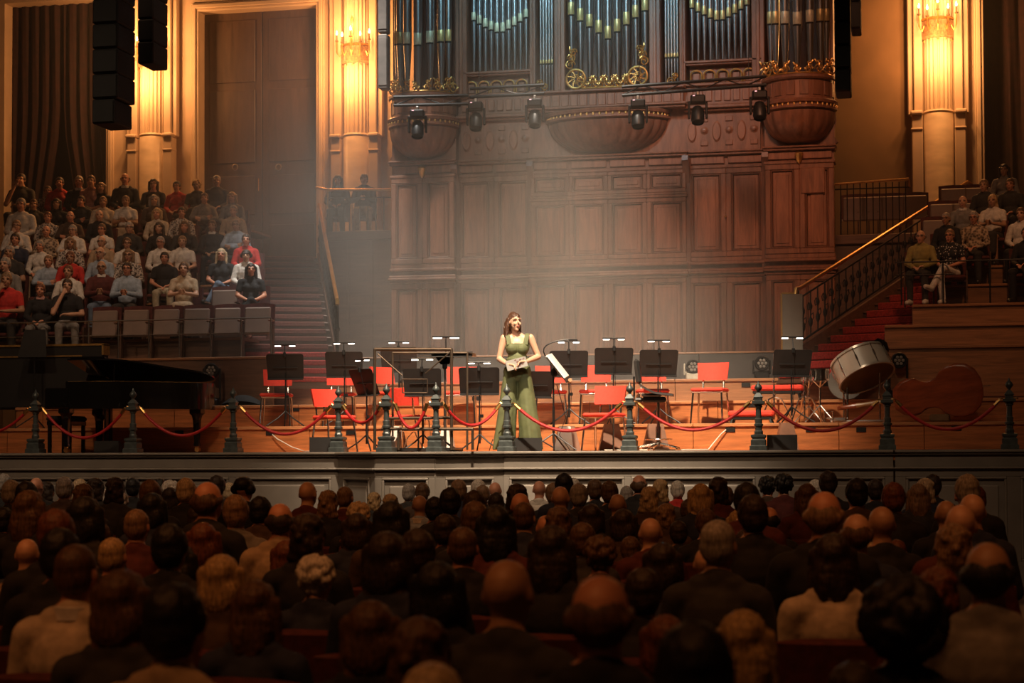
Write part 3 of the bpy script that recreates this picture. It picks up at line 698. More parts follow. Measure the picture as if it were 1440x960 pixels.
array(203, 225, 95, 23.0, 4, 'slim black loudspeaker column hanging before the lit fluted column', jut=0)
array(1180, 1202, 134, 23.0, 5, 'black line array hanging at the brown wall beside the organ')
array(1203, 1217, 46, 25.0, 2, 'short black loudspeaker partly behind the long line array')
array(535, 548, 127, 27.4, 2, 'slim grey column loudspeaker beside the organ tower', mat('grey_speaker', (.20, .17, .15), .6), depth=.2)
# ------------------------------------------------------------------ rope posts and ropes
def rect_lathe(m, prof, c=(0, 0, 0)):
    for (w0, z0), (w1, z1) in zip(prof[:-1], prof[1:]):
        m.add([(c[0] + sx * w, c[1] + sy * w, c[2] + z) for w, z in ((w0, z0), (w1, z1)) for sx, sy in ((-1, -1), (1, -1), (1, 1), (-1, 1))],
              [(0, 1, 5, 4), (1, 2, 6, 5), (2, 3, 7, 6), (3, 0, 4, 7), (3, 2, 1, 0), (4, 5, 6, 7)])
    return m
PM = [rect_lathe(MB(), [(.10, 0), (.10, .05), (.085, .06), (.085, .12), (.07, .135), (.085, .16), (.085, .18), (.055, .19)]).mesh('base', 0),
      MB().lathe([(.05, .19), (.052, .22), (.04, .24), (.042, .28), (.054, .29), (.054, .31), (.042, .32), (.045, .37), (.034, .38), (.032, .50), (.045, .51), (.045, .53), (.036, .54)], 8).mesh('shaft', 25),
      rect_lathe(MB(), [(.036, .53), (.07, .55), (.07, .58), (.045, .59), (.045, .62), (.055, .63), (.02, .68)]).mesh('collar_block', 0),
      MB().lathe([(.02, .67), (.016, .69), (.02, .70), (.044, .73), (.046, .745), (.034, .77), (.014, .79), (.01, .81), (0, .83)], 10).mesh('finial', 40),
      MB().tube([(-.04, -.03, .57), (-.09, -.03, .585), (-.10, -.03, .56)], .009, 6).tube([(.04, -.03, .57), (.09, -.03, .585), (.10, -.03, .56)], .009, 6).mesh('hook')]
YP = YF + .12
PX = [50, 187, 328, 476, 533, 612, 713, 886, 1067, 1248, 1420]
def post_pos(px):
    y = YP
    if px == 533: return Vector((BX1 + .1, YB + .13, ZS))
    if px == 612: return Vector((BX2 - .02, YB + .13, ZS))
    return Vector((XY(px, y), y, ZS))
PW = ['at the foot of the piano keyboard', 'in front of the piano belly', 'just past the piano tail', 'beside the small black floor monitor', 'at one end of the tubular podium rail', 'at the other end of the tubular podium rail', 'in front of the singer', 'beside the black saddle stool', 'in front of the red benches', 'beside the tilted bass drum', 'beyond the lying double bass']
PP = []
for px, wh in zip(PX, PW):
    p = post_pos(px); PP.append(p)
    t = thing('rope_post', 'grey cast iron rope post ' + wh, 'post', p, group='rope posts along the stage edge')
    for n_, me in zip(('base', 'shaft', 'collar_block', 'finial'), PM): ob(n_, me, POSTM, t)
    for sd in (-1, 1): ob('hook', MB().tube([(sd * .04, 0, .57), (sd * .085, 0, .595), (sd * .10, 0, .575)], .009, 6), BRASS, t)
def rope(a, b, sag, label):
    t = thing('velvet_rope', label, 'rope', (a.x, a.y, ZS), group='red velvet ropes along the stage edge')
    d = b - a; L = d.length; u = d / L; s = u * .115; n = 18; pts = []
    for i in range(n + 1):
        f = i / n; q = s + (d - 2 * s) * f; pts.append((q.x, q.y, .555 - sag * 4 * f * (1 - f)))
    ob('rope', MB().tube(pts, .020, 8), ROPE, t)
    for e, e2 in ((0, 2), (-1, -3)):
        p0 = Vector(pts[e]); p1 = Vector(pts[e2]); ob('brass_end', MB().tube([p0 + (p0 - p1).normalized() * .02, p0 + (p1 - p0).normalized() * .07], .024, 8), BRASS, t)
sag = [.30, .36, .34, .33, .20, .27, .24, .31, .31, .33, .32]
RL = ['before the piano keyboard end', 'before the piano tail', 'before the single red chair and white cable', 'ending at the tubular podium rail', 'across the front of the tubular podium rail', 'between podium rail and singer', 'from the singer to the saddle stool side', 'under the saddle stool to the red benches', 'under the snare and bass drum', 'in front of the lying double bass']
for a, b, s_, l in zip(PP[:-1], PP[1:], sag[1:], RL): rope(a, b, s_, 'red velvet rope swag ' + l)
rope(Vector((XY(-90, YP), YP, ZS)), PP[0], .3, 'red velvet rope swag running out past the keyboard end')
# ------------------------------------------------------------------ chairs
cs = MB().box((0, 0, .455), (.44, .42, .05), None, .02)
cbk = MB().grid(lambda u, v: Vector(((u - .5) * (.42 - .03 * (1 - v)), .205 + .045 * (1 - (2 * u - 1) ** 2) - .0 + .06 * v, .60 + .225 * v)), 10, 4)
_n = len(cbk.v); cbk.grid(lambda u, v: Vector(((u - .5) * (.43 - .03 * (1 - v)), .165 + .045 * (1 - (2 * u - 1) ** 2) + .06 * v, .595 + .235 * v)), 10, 4)
for i_ in range(10):   # close the cushion rim
    for v_ in (0, 4): cbk.f.append((i_ * 5 + v_, (i_ + 1) * 5 + v_, _n + (i_ + 1) * 5 + v_, _n + i_ * 5 + v_)); cbk.m.append(0)
for j_ in range(4):
    for u_ in (0, 10): cbk.f.append((u_ * 5 + j_, u_ * 5 + j_ + 1, _n + u_ * 5 + j_ + 1, _n + u_ * 5 + j_)); cbk.m.append(0)
CM = {'seat': cs.mesh('seat'), 'backrest': cbk.mesh('backrest', 60),
      'seat_frame': MB().tube([(-.2, -.18, .425), (.2, -.18, .425), (.2, .18, .425), (-.2, .18, .425), (-.2, -.18, .425)], .012, 6).mesh('seat_frame'),
      'seat_shell': MB().box((0, 0, .424), (.40, .38, .012), None, .004).mesh('seat_shell')}
CL_ = [MB().tube([(sx * .19, sy * .17, .43), (sx * .215, sy * .235, .0)], .013, 7).mesh('leg') for sx in (-1, 1) for sy in (-1, 1)]
CU = [MB().tube([(sx * .14, .17, .42), (sx * .14, .22, .50), (sx * .14, .245, .70)], .012, 6).mesh('back_upright') for sx in (-1, 1)]
def chair(px, Y, z, rz, label, mtl=REDF):
    t = thing('stacking_chair', label, 'chair', (XY(px, Y), Y, z), R(rz), group='red orchestra chairs on the stage')
    ob('seat', CM['seat'], mtl, t); ob('backrest', CM['backrest'], mtl, t); ob('seat_frame', CM['seat_frame'], CHROME, t); ob('seat_shell', CM['seat_shell'], STD, t)
    for me in CL_: ob('leg', me, CHROME, t)
    for me in CU: ob('back_upright', me, CHROME, t)
z1 = RZ[0]
chair(389, 24.38, z1, 14, 'red chrome-legged chair standing alone behind the music stand nearest the piano')
chair(478, 24.4, z1, 12, 'red chair half hidden behind the second music stand from the piano')
chair(470, 22.75, ZS, 48, 'red chair turned sideways on the stage floor beside the black floor monitor')
chair(577, 22.98, ZS, 172, 'red chair inside the tubular podium rail with its back to the hall')
chair(553, 24.2, z1, 60, 'red chair turned sideways behind the podium rail')
chair(648, 24.38, z1, 10, 'red chair behind the music stand next to the singer')
chair(838, 24.4, z1, 8, 'red chair behind the second music stand past the singer')
chair(850, 22.7, ZS, -12, 'red chair on the stage floor beside a rope post and the singer side stands')
chair(918, 24.42, z1, 12, 'red chair behind the black saddle stool')
chair(999, 24.2, z1, -6, 'red chair in the open beside the pale uplight')
chair(775, 24.42, z1, 12, 'red chair mostly hidden behind the singer and her score stand')
def bench(px0, px1, Y, z, h, label):
    x0, x1 = XY(px0, Y), XY(px1, Y); w = x1 - x0
    t = thing('padded_bench', label, 'bench', ((x0 + x1) / 2, Y, z))
    ob('cushion', MB().box((0, 0, h - .04), (w, .36, .08), None, .025), REDF, t); ob('frame', MB().box((0, 0, h - .10), (w * .94, .30, .04), None, .006), BLACK, t)
    for sx in (-1, 1):
        for sy in (-1, 1): ob('leg', MB().tube([(sx * w * .40, sy * .13, h - .1), (sx * w * .45, sy * .15, 0)], .016, 6), BLACK, t)
bench(1058, 1131, 25.3, RZ[1], .22, 'long red padded bench on the upper riser beside the dark uplight')
bench(1026, 1090, 23.95, z1, .17, 'low red padded bench on the lower riser behind a rope post')
# ------------------------------------------------------------------ music stands
def rrect(w, h, r, taper=0.0):
    pts = []
    for cx, cy, a0 in ((1, 1, 0), (-1, 1, 90), (-1, -1, 180), (1, -1, 270)):
        for k in range(5):
            a = R(a0 + k * 22.5); rr_ = r if cy > 0 else .01
            pts.append((cx * (w / 2 - rr_ - (0 if cy > 0 else taper)) + rr_ * math.cos(a), cy * (h / 2 - rr_) + rr_ * math.sin(a)))
    return pts
DESK = MB().prism(rrect(.52, .36, .035, .01), .006).box((0, -.175, -.03), (.50, .006, .06)).mesh('desk', 30)
def music_stand(px, py, Y, z, yaw, label, tilt=20, lamp=True, sheet=False, w=1.0, lampz=.12, reach=0.0):
    c = UY(px, py, Y); t = thing('music_stand', label, 'music stand', (c.x, Y, z), R(yaw), group='black music stands on the stage')
    h = c.z - z
    # the desk faces the player, its back to the hall; top leans to the hall
    Mx = Matrix.Rotation(R(180), 4, 'Z') @ Matrix.Rotation(R(90 - tilt), 4, 'X')
    dk = ob('desk', DESK, STANDM, t, (0, 0, h), Mx.to_euler(), scale=(w, 1, 1))
    ob('desk_rib', MB().box((0, .0, h - .02), (.34 * w, .02, .012), Matrix.Rotation(R(tilt), 3, 'X')), STANDM, t)
    ob('clamp', MB().box((0, .03, h - .01), (.05, .06, .07), None, .01), BLACK, t)
    ob('pole', MB().tube([(0, .04, h), (0, .04, h * .45)], .010, 8).tube([(0, .04, h * .5), (0, .04, .10)], .015, 8), BLACK, t)
    ob('height_knob', MB().lathe([(.02, -.02), (.02, .02)], 8, (.03, .04, h * .5)), BLACK, t)
    for a in (100, 215, 335):
        ob('leg', MB().tube([(0, .04, .22), (math.cos(R(a)) * .12, .04 + math.sin(R(a)) * .12, .12), (math.cos(R(a)) * .30, .04 + math.sin(R(a)) * .30, .012)], .010, 6), BLACK, t)
    topy = -.18 * math.sin(R(tilt)); topz = h + .18 * math.cos(R(tilt))
    if lamp:
        la = ob('stand_lamp', MB().box((0, topy, topz - .01), (.04, .03, .07), None, .006).tube([(0, topy, topz), (0, topy + .02, topz + .06), (0, topy + .04, topz + lampz)], .008, 6).tube([(-.15 * w, topy + .04, topz + lampz + .008), (.15 * w, topy + .04, topz + lampz + .008)], .012, 6), BLACK, t)
        for s_ in (-1, 1): ob('lamp_led', MB().box((s_ * .10 * w, topy + .045, topz + lampz - .008), (.085, .03, .012), None, .003), LAMPE, la)
        ob('lamp_cable', MB().tube([(.01, topy, topz), (.02, .02, h - .2), (.03, .05, h * .5), (.02, .05, .15)], .004, 5), BLACK, t)
    if sheet: ob('sheet_music', MB().box((0, .02, h + .01), (.44, .006, .30), Matrix.Rotation(R(tilt), 3, 'X')), PAPER, t)
    return t
music_stand(401, 515, 23.92, z1, 12, 'black music stand with lit lamp before the lone red chair by the piano')
music_stand(484, 512, 23.92, z1, 12, 'black music stand with dim lamp second from the piano tail')
music_stand(512, 537, 22.5, ZS, -38, 'black music stand turned sideways between floor monitor and podium rail', 24)
music_stand(561, 505, 24.9, RZ[1], 10, 'black music stand on the upper riser behind the podium rail', lampz=.07)
music_stand(594, 537, 22.4, ZS, 8, 'black music stand inside the podium rail before a red chair', 18, w=.95)
music_stand(674, 535, 22.45, ZS, 10, 'black music stand on the stage floor at the elbow of the singer', 24, lampz=.06)
music_stand(753, 540, 23.2, ZS, 34, 'black music stand with slanted desk directly behind the singer', 24, lamp=False)
music_stand(800, 511, 23.92, z1, 10, 'black music stand with twin lit lamp just past the white score')
music_stand(863, 507, 23.92, z1, 16, 'black music stand with bright lamp above the floor-standing red chair')
music_stand(926, 510, 23.92, z1, 18, 'black music stand behind the saddle stool')
music_stand(1114, 510, 24.0, z1, 20, 'black music stand beside the chrome drum hardware', lampz=.16)
# conductor's stand: flat wide desk with lamp and open score
t = thing('conductor_stand', 'wide conductor music stand with flat desk, open score and lit lamp', 'music stand', (XY(626, 21.75), 21.75, ZS), R(12))
hz = ZY(626, 500, 21.75) - ZS
ob('desk', MB().box((0, 0, hz), (.68, .40, .012), Matrix.Rotation(R(7), 3, 'X'), .004), STANDM, t)
ob('desk_lip', MB().box((0, .2, hz + .035), (.68, .01, .05)), STANDM, t)
sc = ob('open_score', MB().grid(lambda u, v: Vector(((u - .3) * .55, -.12 + .28 * v, hz + .02 + .02 * abs(math.sin(u * 2 * math.pi)) - .03 * v)), 14, 3), PAPER, t)
ob('pole', MB().tube([(0, 0, hz), (0, 0, .5)], .012, 8).tube([(0, 0, .55), (0, 0, .03)], .018, 8), STEEL, t)
ob('desk_bracket', MB().prism([(-.12, 0), (.12, 0), (.05, -.1), (-.05, -.1)], .03, Matrix(((1, 0, 0, 0), (0, 0, 1, -.015), (0, 1, 0, hz - .01), (0, 0, 0, 1)))), BLACK, t)
ob('clamp', MB().box((0, -.01, hz - .13), (.06, .06, .07), None, .01), BLACK, t)
for a in (60, 180, 300): ob('leg', MB().tube([(0, 0, .12), (math.cos(R(a)) * .3, math.sin(R(a)) * .3, .012)], .012, 6), BLACK, t)
la = ob('stand_lamp', MB().tube([(.02, -.15, hz), (.02, -.15, hz + .16), (.02, -.13, hz + .215)], .008, 6).box((.02, -.12, hz + .225), (.34, .05, .018), None, .005), BLACK, t)
for s_ in (-1, 1): ob('lamp_led', MB().box((.02 + s_ * .105, -.12, hz + .212), (.11, .045, .012), None, .003), LAMPE, la)
# singer's score stand: tall pole, desk seen edge-on with white score, gooseneck lamp
t = thing('score_stand', 'music stand with white open score tilted edge-on beside the singer', 'music stand', (XY(781, 22.1), 22.1, ZS), R(12))
hz = ZY(786, 518, 22.1) - ZS; Rt = Matrix.Rotation(R(-38), 3, 'Y') @ Matrix.Rotation(R(-14), 3, 'Z')
Rt = Matrix.Rotation(R(52), 3, 'Y')
ob('desk', MB().box((.05, 0, hz), (.40, .5, .012), Rt @ Matrix.Rotation(R(10), 3, 'X'), .003), STANDM, t)
ob('score', MB().box((.05 - .02, 0, hz + .03), (.36, .46, .03), Rt @ Matrix.Rotation(R(10), 3, 'X'), .006), PAPER, t)
ob('page_edge', MB().tube([Vector((.05, -.25, hz)) + Rt @ Vector((.20, 0, .01)), Vector((.05, .2, hz)) + Rt @ Vector((.20, 0, .01))], .025, 8), mat('tan_cover', (.45, .26, .14), .6), t)
ob('pole', MB().tube([(-.02, 0, hz - .03), (-.02, 0, .5)], .011, 8).tube([(-.02, 0, .55), (-.02, 0, .1)], .016, 8), BLACK, t)
ob('clamp', MB().ell((-.01, -.01, hz - .05), (.045, .04, .06), 10), BLACK, t)
for a in (200, 270, 330, 60): ob('leg', MB().tube([(-.02, 0, .22), (math.cos(R(a)) * .32 - .02, math.sin(R(a)) * .26, .012)], .010, 6), BLACK, t)
gp_ = [Vector((-.09, 0, hz + .12)) + Vector((-.06 * math.sin(q * .5), 0, .0)) + Vector((.24 * (q / 8) ** 1.4 - .05 * math.sin(q / 8 * math.pi), 0, .24 * math.sin(q / 8 * math.pi / 2))) for q in range(9)]
ob('gooseneck_lamp', MB().tube(gp_, .009, 6).box(gp_[-1] + Vector((.03, 0, -.005)), (.11, .04, .02), None, .006), BLACK, t)
ob('cable', MB().tube([(.02, -.02, hz - .2), (.09, -.02, hz - .45), (.13, -.02, hz * .4), (.05, -.02, .2), (.18, -.05, .01)], .005, 5), BLACK, t)
# podium rail -------------------------------------------------------
yR = YB + .28
t = thing('podium_rail', 'tubular bronze conductor podium rail with braces behind two rope posts', 'railing', (0, yR, ZS))
def rp(px, py): p = UY(px, py, yR); return Vector((p.x, 0, p.z - ZS))
def bar_(name, a, b, r=.016, dy=0.0, m=BRONZE):
    a = rp(*a); b = rp(*b); a.y = b.y = dy; return ob(name, MB().tube([a, b], r, 8), m, t)
b0 = 632.5
for px in (527, 635): bar_('upright', (px, 490), (px, b0), .019)
for px in (533, 640): bar_('rear_upright', (px + 3, 492), (px + 3, b0), .014, .5)
bar_('top_rail', (527, 491), (635, 491), .02); bar_('rear_top_rail', (536, 493), (643, 493), .014, .5)
bar_('brace', (531, 497), (566, 528), .008); bar_('brace', (633, 495), (598, 525), .008)
bar_('lower_rail', (538, 588), (636, 587), .017, .05); bar_('step_rail', (538, 603), (667, 603), .019, -.05)
bar_('step_post', (666, 603), (666, b0), .017, -.05); bar_('step_post', (562, 604), (562, b0), .017, -.05)
bar_('mid_hoop', (566, 552), (566, 533), .007); bar_('mid_hoop', (601, 552), (601, 533), .007); bar_('mid_hoop', (566, 533), (601, 533), .007); bar_('mid_hoop', (566, 552), (601, 552), .007)
for q_ in (635, 527): ob('foot_bar', MB().tube([rp(q_, b0) + Vector((0, 0, .015)), rp(q_, b0) + Vector((0, .5, .015))], .014, 6), BRONZE, t)
ob('podium_platform', MB().span(rp(536, 600).x, rp(634, 600).x, .06, .62, 0, .045, .01), BLACKM, t)
# saddle stool ------------------------------------------------------
p = Vector((XY(926, 22.5), 22.5, ZS)); t = thing('saddle_stool', 'black saddle stool with small backrest and chrome five-star base', 'stool', p, R(95))
hs = ZY(926, 556, 22.5) - ZS
ob('seat', MB().grid(lambda u, v: Vector(((v - .5) * .36, (u - .5) * .42 + .02, hs + .02 + .09 * (2 * max(0, u - .45)) ** 1.6 - .03 * (1 - u) ** 2 + .03 * (1 - (2 * v - 1) ** 2))), 12, 8).box((0, .08, hs + .005), (.26, .24, .04), None, .015), mat('black_leather', (.035, .034, .034), .35), t)
ob('backrest', MB().box((0, .25, hs + .30), (.24, .07, .32), Matrix.Rotation(R(-6), 3, 'X'), .03), mat('black_leather', (.035, .034, .034), .35), t)
ob('back_arm', MB().tube([(0, .10, hs - .06), (0, .30, hs - .05), (0, .30, hs + .24)], .014, 6), BLACK, t)
ob('mechanism', MB().box((0, .05, hs - .05), (.12, .3, .07), None, .02).lathe([(.03, -.04), (.03, .04)], 8, (0, .24, hs - .05), Matrix.Rotation(R(90), 3, 'X')), BLACK, t)
ob('gas_column', MB().lathe([(.022, hs - .08), (.022, .3), (.034, .3), (.034, .10), (.045, .09), (.045, .05)], 12), CHROME, t)
ob('foot_ring', MB().tube([(.17 * math.cos(q * math.pi / 12), .17 * math.sin(q * math.pi / 12), .14) for q in range(25)], .009, 6), CHROME, t)
for k in range(5):
    a = R(72 * k + 15); ob('base_arm', MB().tube([(0, 0, .085), (math.cos(a) * .16, math.sin(a) * .16, .06), (math.cos(a) * .30, math.sin(a) * .30, .03)], [.022, .018, .012], 8).ell((math.cos(a) * .30, math.sin(a) * .30, .016), (.018, .018, .016), 8), CHROME, t)
# tapered blocks against the lowest riser ---------------------------
def taper_block(px, Y, pyt, w, label, pale):
    z = ZY(px, pyt, Y) - ZS; t = thing('tapered_block', label, 'block', (XY(px, Y), Y, ZS), R(14))
    q = w / 2; tp = .55
    vs = [(-q, -.12, 0), (q, -.12, 0), (q, .12, 0), (-q, .12, 0), (-q * tp, -.07, z), (q * tp, -.07, z), (q * tp, .07, z), (-q * tp, .07, z)]
    ob('body', MB().add(vs, [(0, 1, 5, 4), (1, 2, 6, 5), (2, 3, 7, 6), (3, 0, 4, 7), (4, 5, 6, 7), (3, 2, 1, 0)]), mat('brown_laminate', (.24, .12, .075), .5), t, smooth=0)
    if pale: ob('lit_face', MB().add([(-q * .98, -.125, .005), (q * .45, -.125, .005), (q * .25, -.077, z - .005), (-q * tp * .98, -.077, z - .005), (-q * .98, -.118, .005), (q * .45, -.118, .005), (q * .25, -.07, z - .005), (-q * tp * .98, -.07, z - .005)], [(0, 1, 2, 3), (7, 6, 5, 4), (0, 4, 5, 1), (1, 5, 6, 2), (2, 6, 7, 3), (3, 7, 4, 0)]), WHITEC, t, smooth=0)  # white plate puts the lit side of the block into its colour
taper_block(558, 23.42, 599, .30, 'tapered block with lit side painted white behind the podium rail brace', True)
taper_block(628, 23.42, 604, .26, 'tapered block with lit side painted white behind the conductor stand pole', True)
taper_block(797, 22.95, 599, .36, 'tapered block with lit side painted white behind the singer score stand', True)
taper_block(860, 23.3, 596, .34, 'brown tapered block under the floor-standing red chair', False)
taper_block(922, 23.25, 596, .34, 'brown tapered block behind the saddle stool base', False)
taper_block(1106, 23.2, 594, .28, 'brown tapered block behind the floor monitor by the benches', False)
# floor monitors ----------------------------------------------------
def monitor(px, Y, w, h, rz, label):
    t = thing('floor_monitor', label, 'loudspeaker', (XY(px, Y), Y, ZS), R(rz), group='floor monitors at the stage edge')
    ob('cabinet', MB().prism([(0, 0), (.22, 0), (.26, h * .45), (.10, h), (.02, h)], w, Matrix(((0, 0, 1, -w / 2), (1, 0, 0, -.11), (0, 1, 0, 0), (0, 0, 0, 1)))), BLACKM, t)
    ob('grille', MB().prism([(.225, .02), (.275, h * .43), (.265, h * .48), (.11, h * .98), (.10, h * .95), (.25, h * .45)], w * .9, Matrix(((0, 0, 1, -w * .45), (1, 0, 0, -.11), (0, 1, 0, 0), (0, 0, 0, 1)))), BLACK, t)
monitor(453, 22.15, .30, .19, 12, 'small black floor monitor between two rope posts and the turned red chair'); monitor(743, 21.95, .34, .165, 12, 'small black floor monitor at the feet of the singer')
monitor(1100, 22.0, .36, .185, 4, 'small black floor monitor in front of the red benches'); monitor(152, 22.0, .32, .155, 12, 'small black floor monitor under the piano lyre')
# sockets and cables ------------------------------------------------
def socket(px, py, Y, label):
    p = UY(px, py, Y - .005); t = thing('wall_socket_box', label, 'socket box', p, group='socket boxes on the riser fronts')
    ob('box', MB().box((0, 0, 0), (.125, .02, .062), None, .004), BLACK, t)
    for s_ in (-1, 1): ob('outlet', MB().lathe([(.016, 0), (.018, -.012), (.01, -.014), (0, -.008)], 10, (s_ * .03, -.008, 0), Matrix.Rotation(R(-90), 3, 'X') @ Matrix.Scale(-1, 3)), STEEL, t)
for px, py, l in ((380, 609, 'with a white cable near the piano tail'), (493, 608, 'behind the turned red chair'), (1027, 604, 'with a white cable beside the low red bench'), (1140, 604, 'below the drum hardware'), (1211, 604, 'below the bass drum'), (1345, 602, 'below the double bass'), (252, 608, 'beside the piano leg')):
    socket(px, py, RY[0], 'black socket box on the lowest riser ' + l)
for px, py, l in ((245, 574, 'above the piano tail'), (415, 575, 'beside the lone red chair'), (670, 560, 'behind the stand by the singer'), (1057, 569, 'between the two red benches'), (1216, 567, 'under the bass drum'), (364, 547, 'x')):
    if l != 'x': socket(px, py, RY[1], 'black socket box on the second riser ' + l)
for px, py, l in ((364, 547, 'near the lone red chair'), (1049, 541, 'beside the long bench'), (1162, 540, 'behind the small tom'), (1270, 537, 'above the bass neck'), (1380, 535, 'behind the double bass')):
    socket(px, py, RY[2], 'black socket box on the third riser ' + l)
def cable(pts, r, m, label):
    tag(ob('cable', MB().tube(pts, r, 6), m), label, 'cable')
Y1 = RY[0]
cable([UY(383, 611, Y1 - .03), UY(390, 617, Y1 - .05), Vector((XY(410, Y1 - .1), Y1 - .1, ZS + .07)), Vector((XY(428, Y1 - .3), Y1 - .3, ZS + .008)), Vector((XY(455, 22.6), 22.6, ZS + .008)), Vector((XY(480, 22.4), 22.4, ZS + .008))], .009, CABLEW, 'white cable dropping from the riser socket near the piano to the floor')
cable([UY(1021, 604, Y1 - .03), UY(1014, 610, Y1 - .05), UY(1004, 622, Y1 - .06), Vector((XY(996, Y1 - .1), Y1 - .1, ZS + .01)), Vector((XY(960, 23), 23, ZS + .008)), Vector((XY(900, 22.8), 22.8, ZS + .008)), Vector((XY(850, 22.6), 22.6, ZS + .008))], .009, CABLEW, 'white cable trailing across the floor from the socket beside the bench')
cable([Vector((XY(565 + 5 * k, Y1 - .4), Y1 - .4 - .05 * (k % 3), ZS + .008 + .26 * math.sin(k / 7 * math.pi) ** 2)) for k in range(8)], .008, CABLEW, 'white cable looping behind the podium rail')
cable([Vector((XY(688 + 6 * k, 22.7), 22.7 - .04 * k, ZS + .01 + .15 * abs(math.sin(k * 1.3)))) for k in range(6)], .006, BLACK, 'thin black cable coil on the floor beside the singer')
# up-lights on the risers -------------------------------------------
def uplight(px, py, Y, zf, mtl, label):
    c = UY(px, py, Y); t = thing('stage_uplight', label, 'stage light', (c.x, Y, zf), R(12)); h = c.z - zf
    ob('base_box', MB().box((0, 0, .05), (.20, .2, .10), None, .015), mtl, t)
    ob('yoke', MB().box((-.12, 0, h * .5 + .06), (.02, .08, h * .9), None, .006).box((.12, 0, h * .5 + .06), (.02, .08, h * .9), None, .006).box((0, 0, .11), (.26, .08, .02)), mtl, t)
    ob('lamp_head', MB().lathe([(0, .10), (.08, .10), (.10, .05), (.11, -.08), (.10, -.10), (.085, -.10), (.085, -.07), (0, -.07)], 18, (0, 0, h), Matrix.Rotation(R(-90), 3, 'X') @ Matrix.Scale(-1, 3) if 0 else Matrix(((1, 0, 0), (0, 0, 1), (0, 1, 0)))), BLACK, t)
    for k in range(7):
        a = k * math.pi / 3; q = (0, 0) if k == 6 else (.05 * math.cos(a), .05 * math.sin(a))
        ob('lens', MB().lathe([(.024, 0), (.02, -.012), (0, -.016)], 10, (q[0], -.075, h + q[1]), Matrix(((1, 0, 0), (0, 0, 1), (0, 1, 0)))), mat('lens_grey', (.30, .29, .27), .25, .2), t)
    return t
uplight(974, 516, 26.3, RZ[2], mat('pale_housing', (.50, .46, .38), .5), 'pale grey stage uplight on the riser beside the open red chair')
uplight(1071, 511, 26.3, RZ[2], BLACK, 'dark stage uplight on the riser before the backboard')
uplight(298, 521, 25.0, RZ[1] if False else RZ[1], BLACK, 'dark stage uplight on the riser above the piano tail')
uplight(1263, 507, 25.0, RZ[1], BLACK, 'dark stage uplight beside the tilted bass drum')
# ------------------------------------------------------------------ grand piano
PXL, PXR = XY(74, 22.3), XY(293, 22.9); Lp = PXR - PXL
t = thing('grand_piano', 'black lacquered grand piano with its lid slightly raised', 'piano', (PXL, 22.05, ZS), R(4))
out = [(0.30, 1.42), (0.30, 0.02), (.75, .0), (1.0, .06), (1.22, .22), (1.42, .42), (1.62, .60), (1.82, .74), (Lp - .04, .88), (Lp, 1.02), (Lp, 1.2), (Lp - .06, 1.34), (Lp - .2, 1.42)]
def sub(pts, n=2):
    for _ in range(n):
        q = []
        for i in range(len(pts)):
            a, b = Vector(pts[i]), Vector(pts[(i + 1) % len(pts)])
            if (a - b).length > .5: q += [tuple(a), tuple(b)] if i == 0 else [tuple(a * .9 + b * .1), tuple(a * .1 + b * .9)]
            else: q += [tuple(a * .75 + b * .25), tuple(a * .25 + b * .75)]
        pts = q
    return pts
out2 = sub(out, 2)
rim = ob('rim', MB().prism(out2, .36, Matrix.Translation((0, 0, .58))), LACQ, t)
ob('soundboard_edge', MB().prism([(x * .97 + .02, y * .97 + .02) for x, y in out2], .03, Matrix.Translation((0, 0, .915))), mat('soundboard_amber', (.40, .20, .07), .3), t)
ob('keybed', MB().span(.0, .34, .02, 1.42, .58, .70, .01).span(.0, .34, .0, .09, .58, .86, .02).span(.0, .34, 1.35, 1.44, .58, .86, .02), LACQ, t)
ob('fallboard', MB().span(.26, .32, .08, 1.36, .70, .95, .01), LACQ, t)
ks = [ob('white_key', MB().span(.05, .25, .10 + 1.25 * k / 52, .10 + 1.25 * (k + .9) / 52, .70, .725), mat('ivory', (.75, .70, .6), .3), t) for k in range(52)]
lid = ob('lid', MB().prism([(x, y - 1.42) for x, y in out2 if x > .0], .022), LACQ, t, (0, 1.42, .955), (R(-11.0), 0, 0))
ob('front_flap', MB().prism([(.30, -1.42), (.78, -1.42), (.78, 0), (.30, 0)], .02, Matrix.Translation((.04, 0, .026))), LACQ, lid)
ob('prop_stick', MB().tube([(.92, .12, .93), (.92, .14, 1.19)], .012, 6), LACQ, t)
ob('music_desk', MB().box((.46, .72, 1.00), (.02, .75, .10), Matrix.Rotation(R(20), 3, 'Y'), .004), LACQ, t)
for lx, ly in ((.26, .12), (.26, 1.30), (Lp - .22, 1.06)):
    lg = ob('leg', MB().lathe([(.075, .60), (.11, .585), (.11, .53), (.075, .50), (.06, .44), (.042, .14), (.05, .12), (.05, .085), (.03, .08)], 8, (lx, ly, 0)), LACQ, t)
    ob('caster', MB().lathe([(.02, .09), (.028, .085), (.028, .06)], 8, (lx, ly, 0)).lathe([(.032, -.02), (.036, 0), (.032, .02)], 12, (lx + .01, ly - .02, .037), Matrix.Rotation(R(90), 3, 'X')).lathe([(.032, -.02), (.036, 0), (.032, .02)], 12, (lx + .01, ly + .03, .037), Matrix.Rotation(R(90), 3, 'X')), BRASS, lg)
ob('pedal_lyre', MB().box((.62, .62, .34), (.03, .10, .50), None, .01).box((.62, .78, .34), (.03, .10, .50), None, .01).box((.62, .70, .10), (.20, .30, .05), None, .012), LACQ, t)
for k in range(3): ob('pedal', MB().box((.48, .63 + .07 * k, .07), (.12, .03, .012), None, .004), BRASS, t)
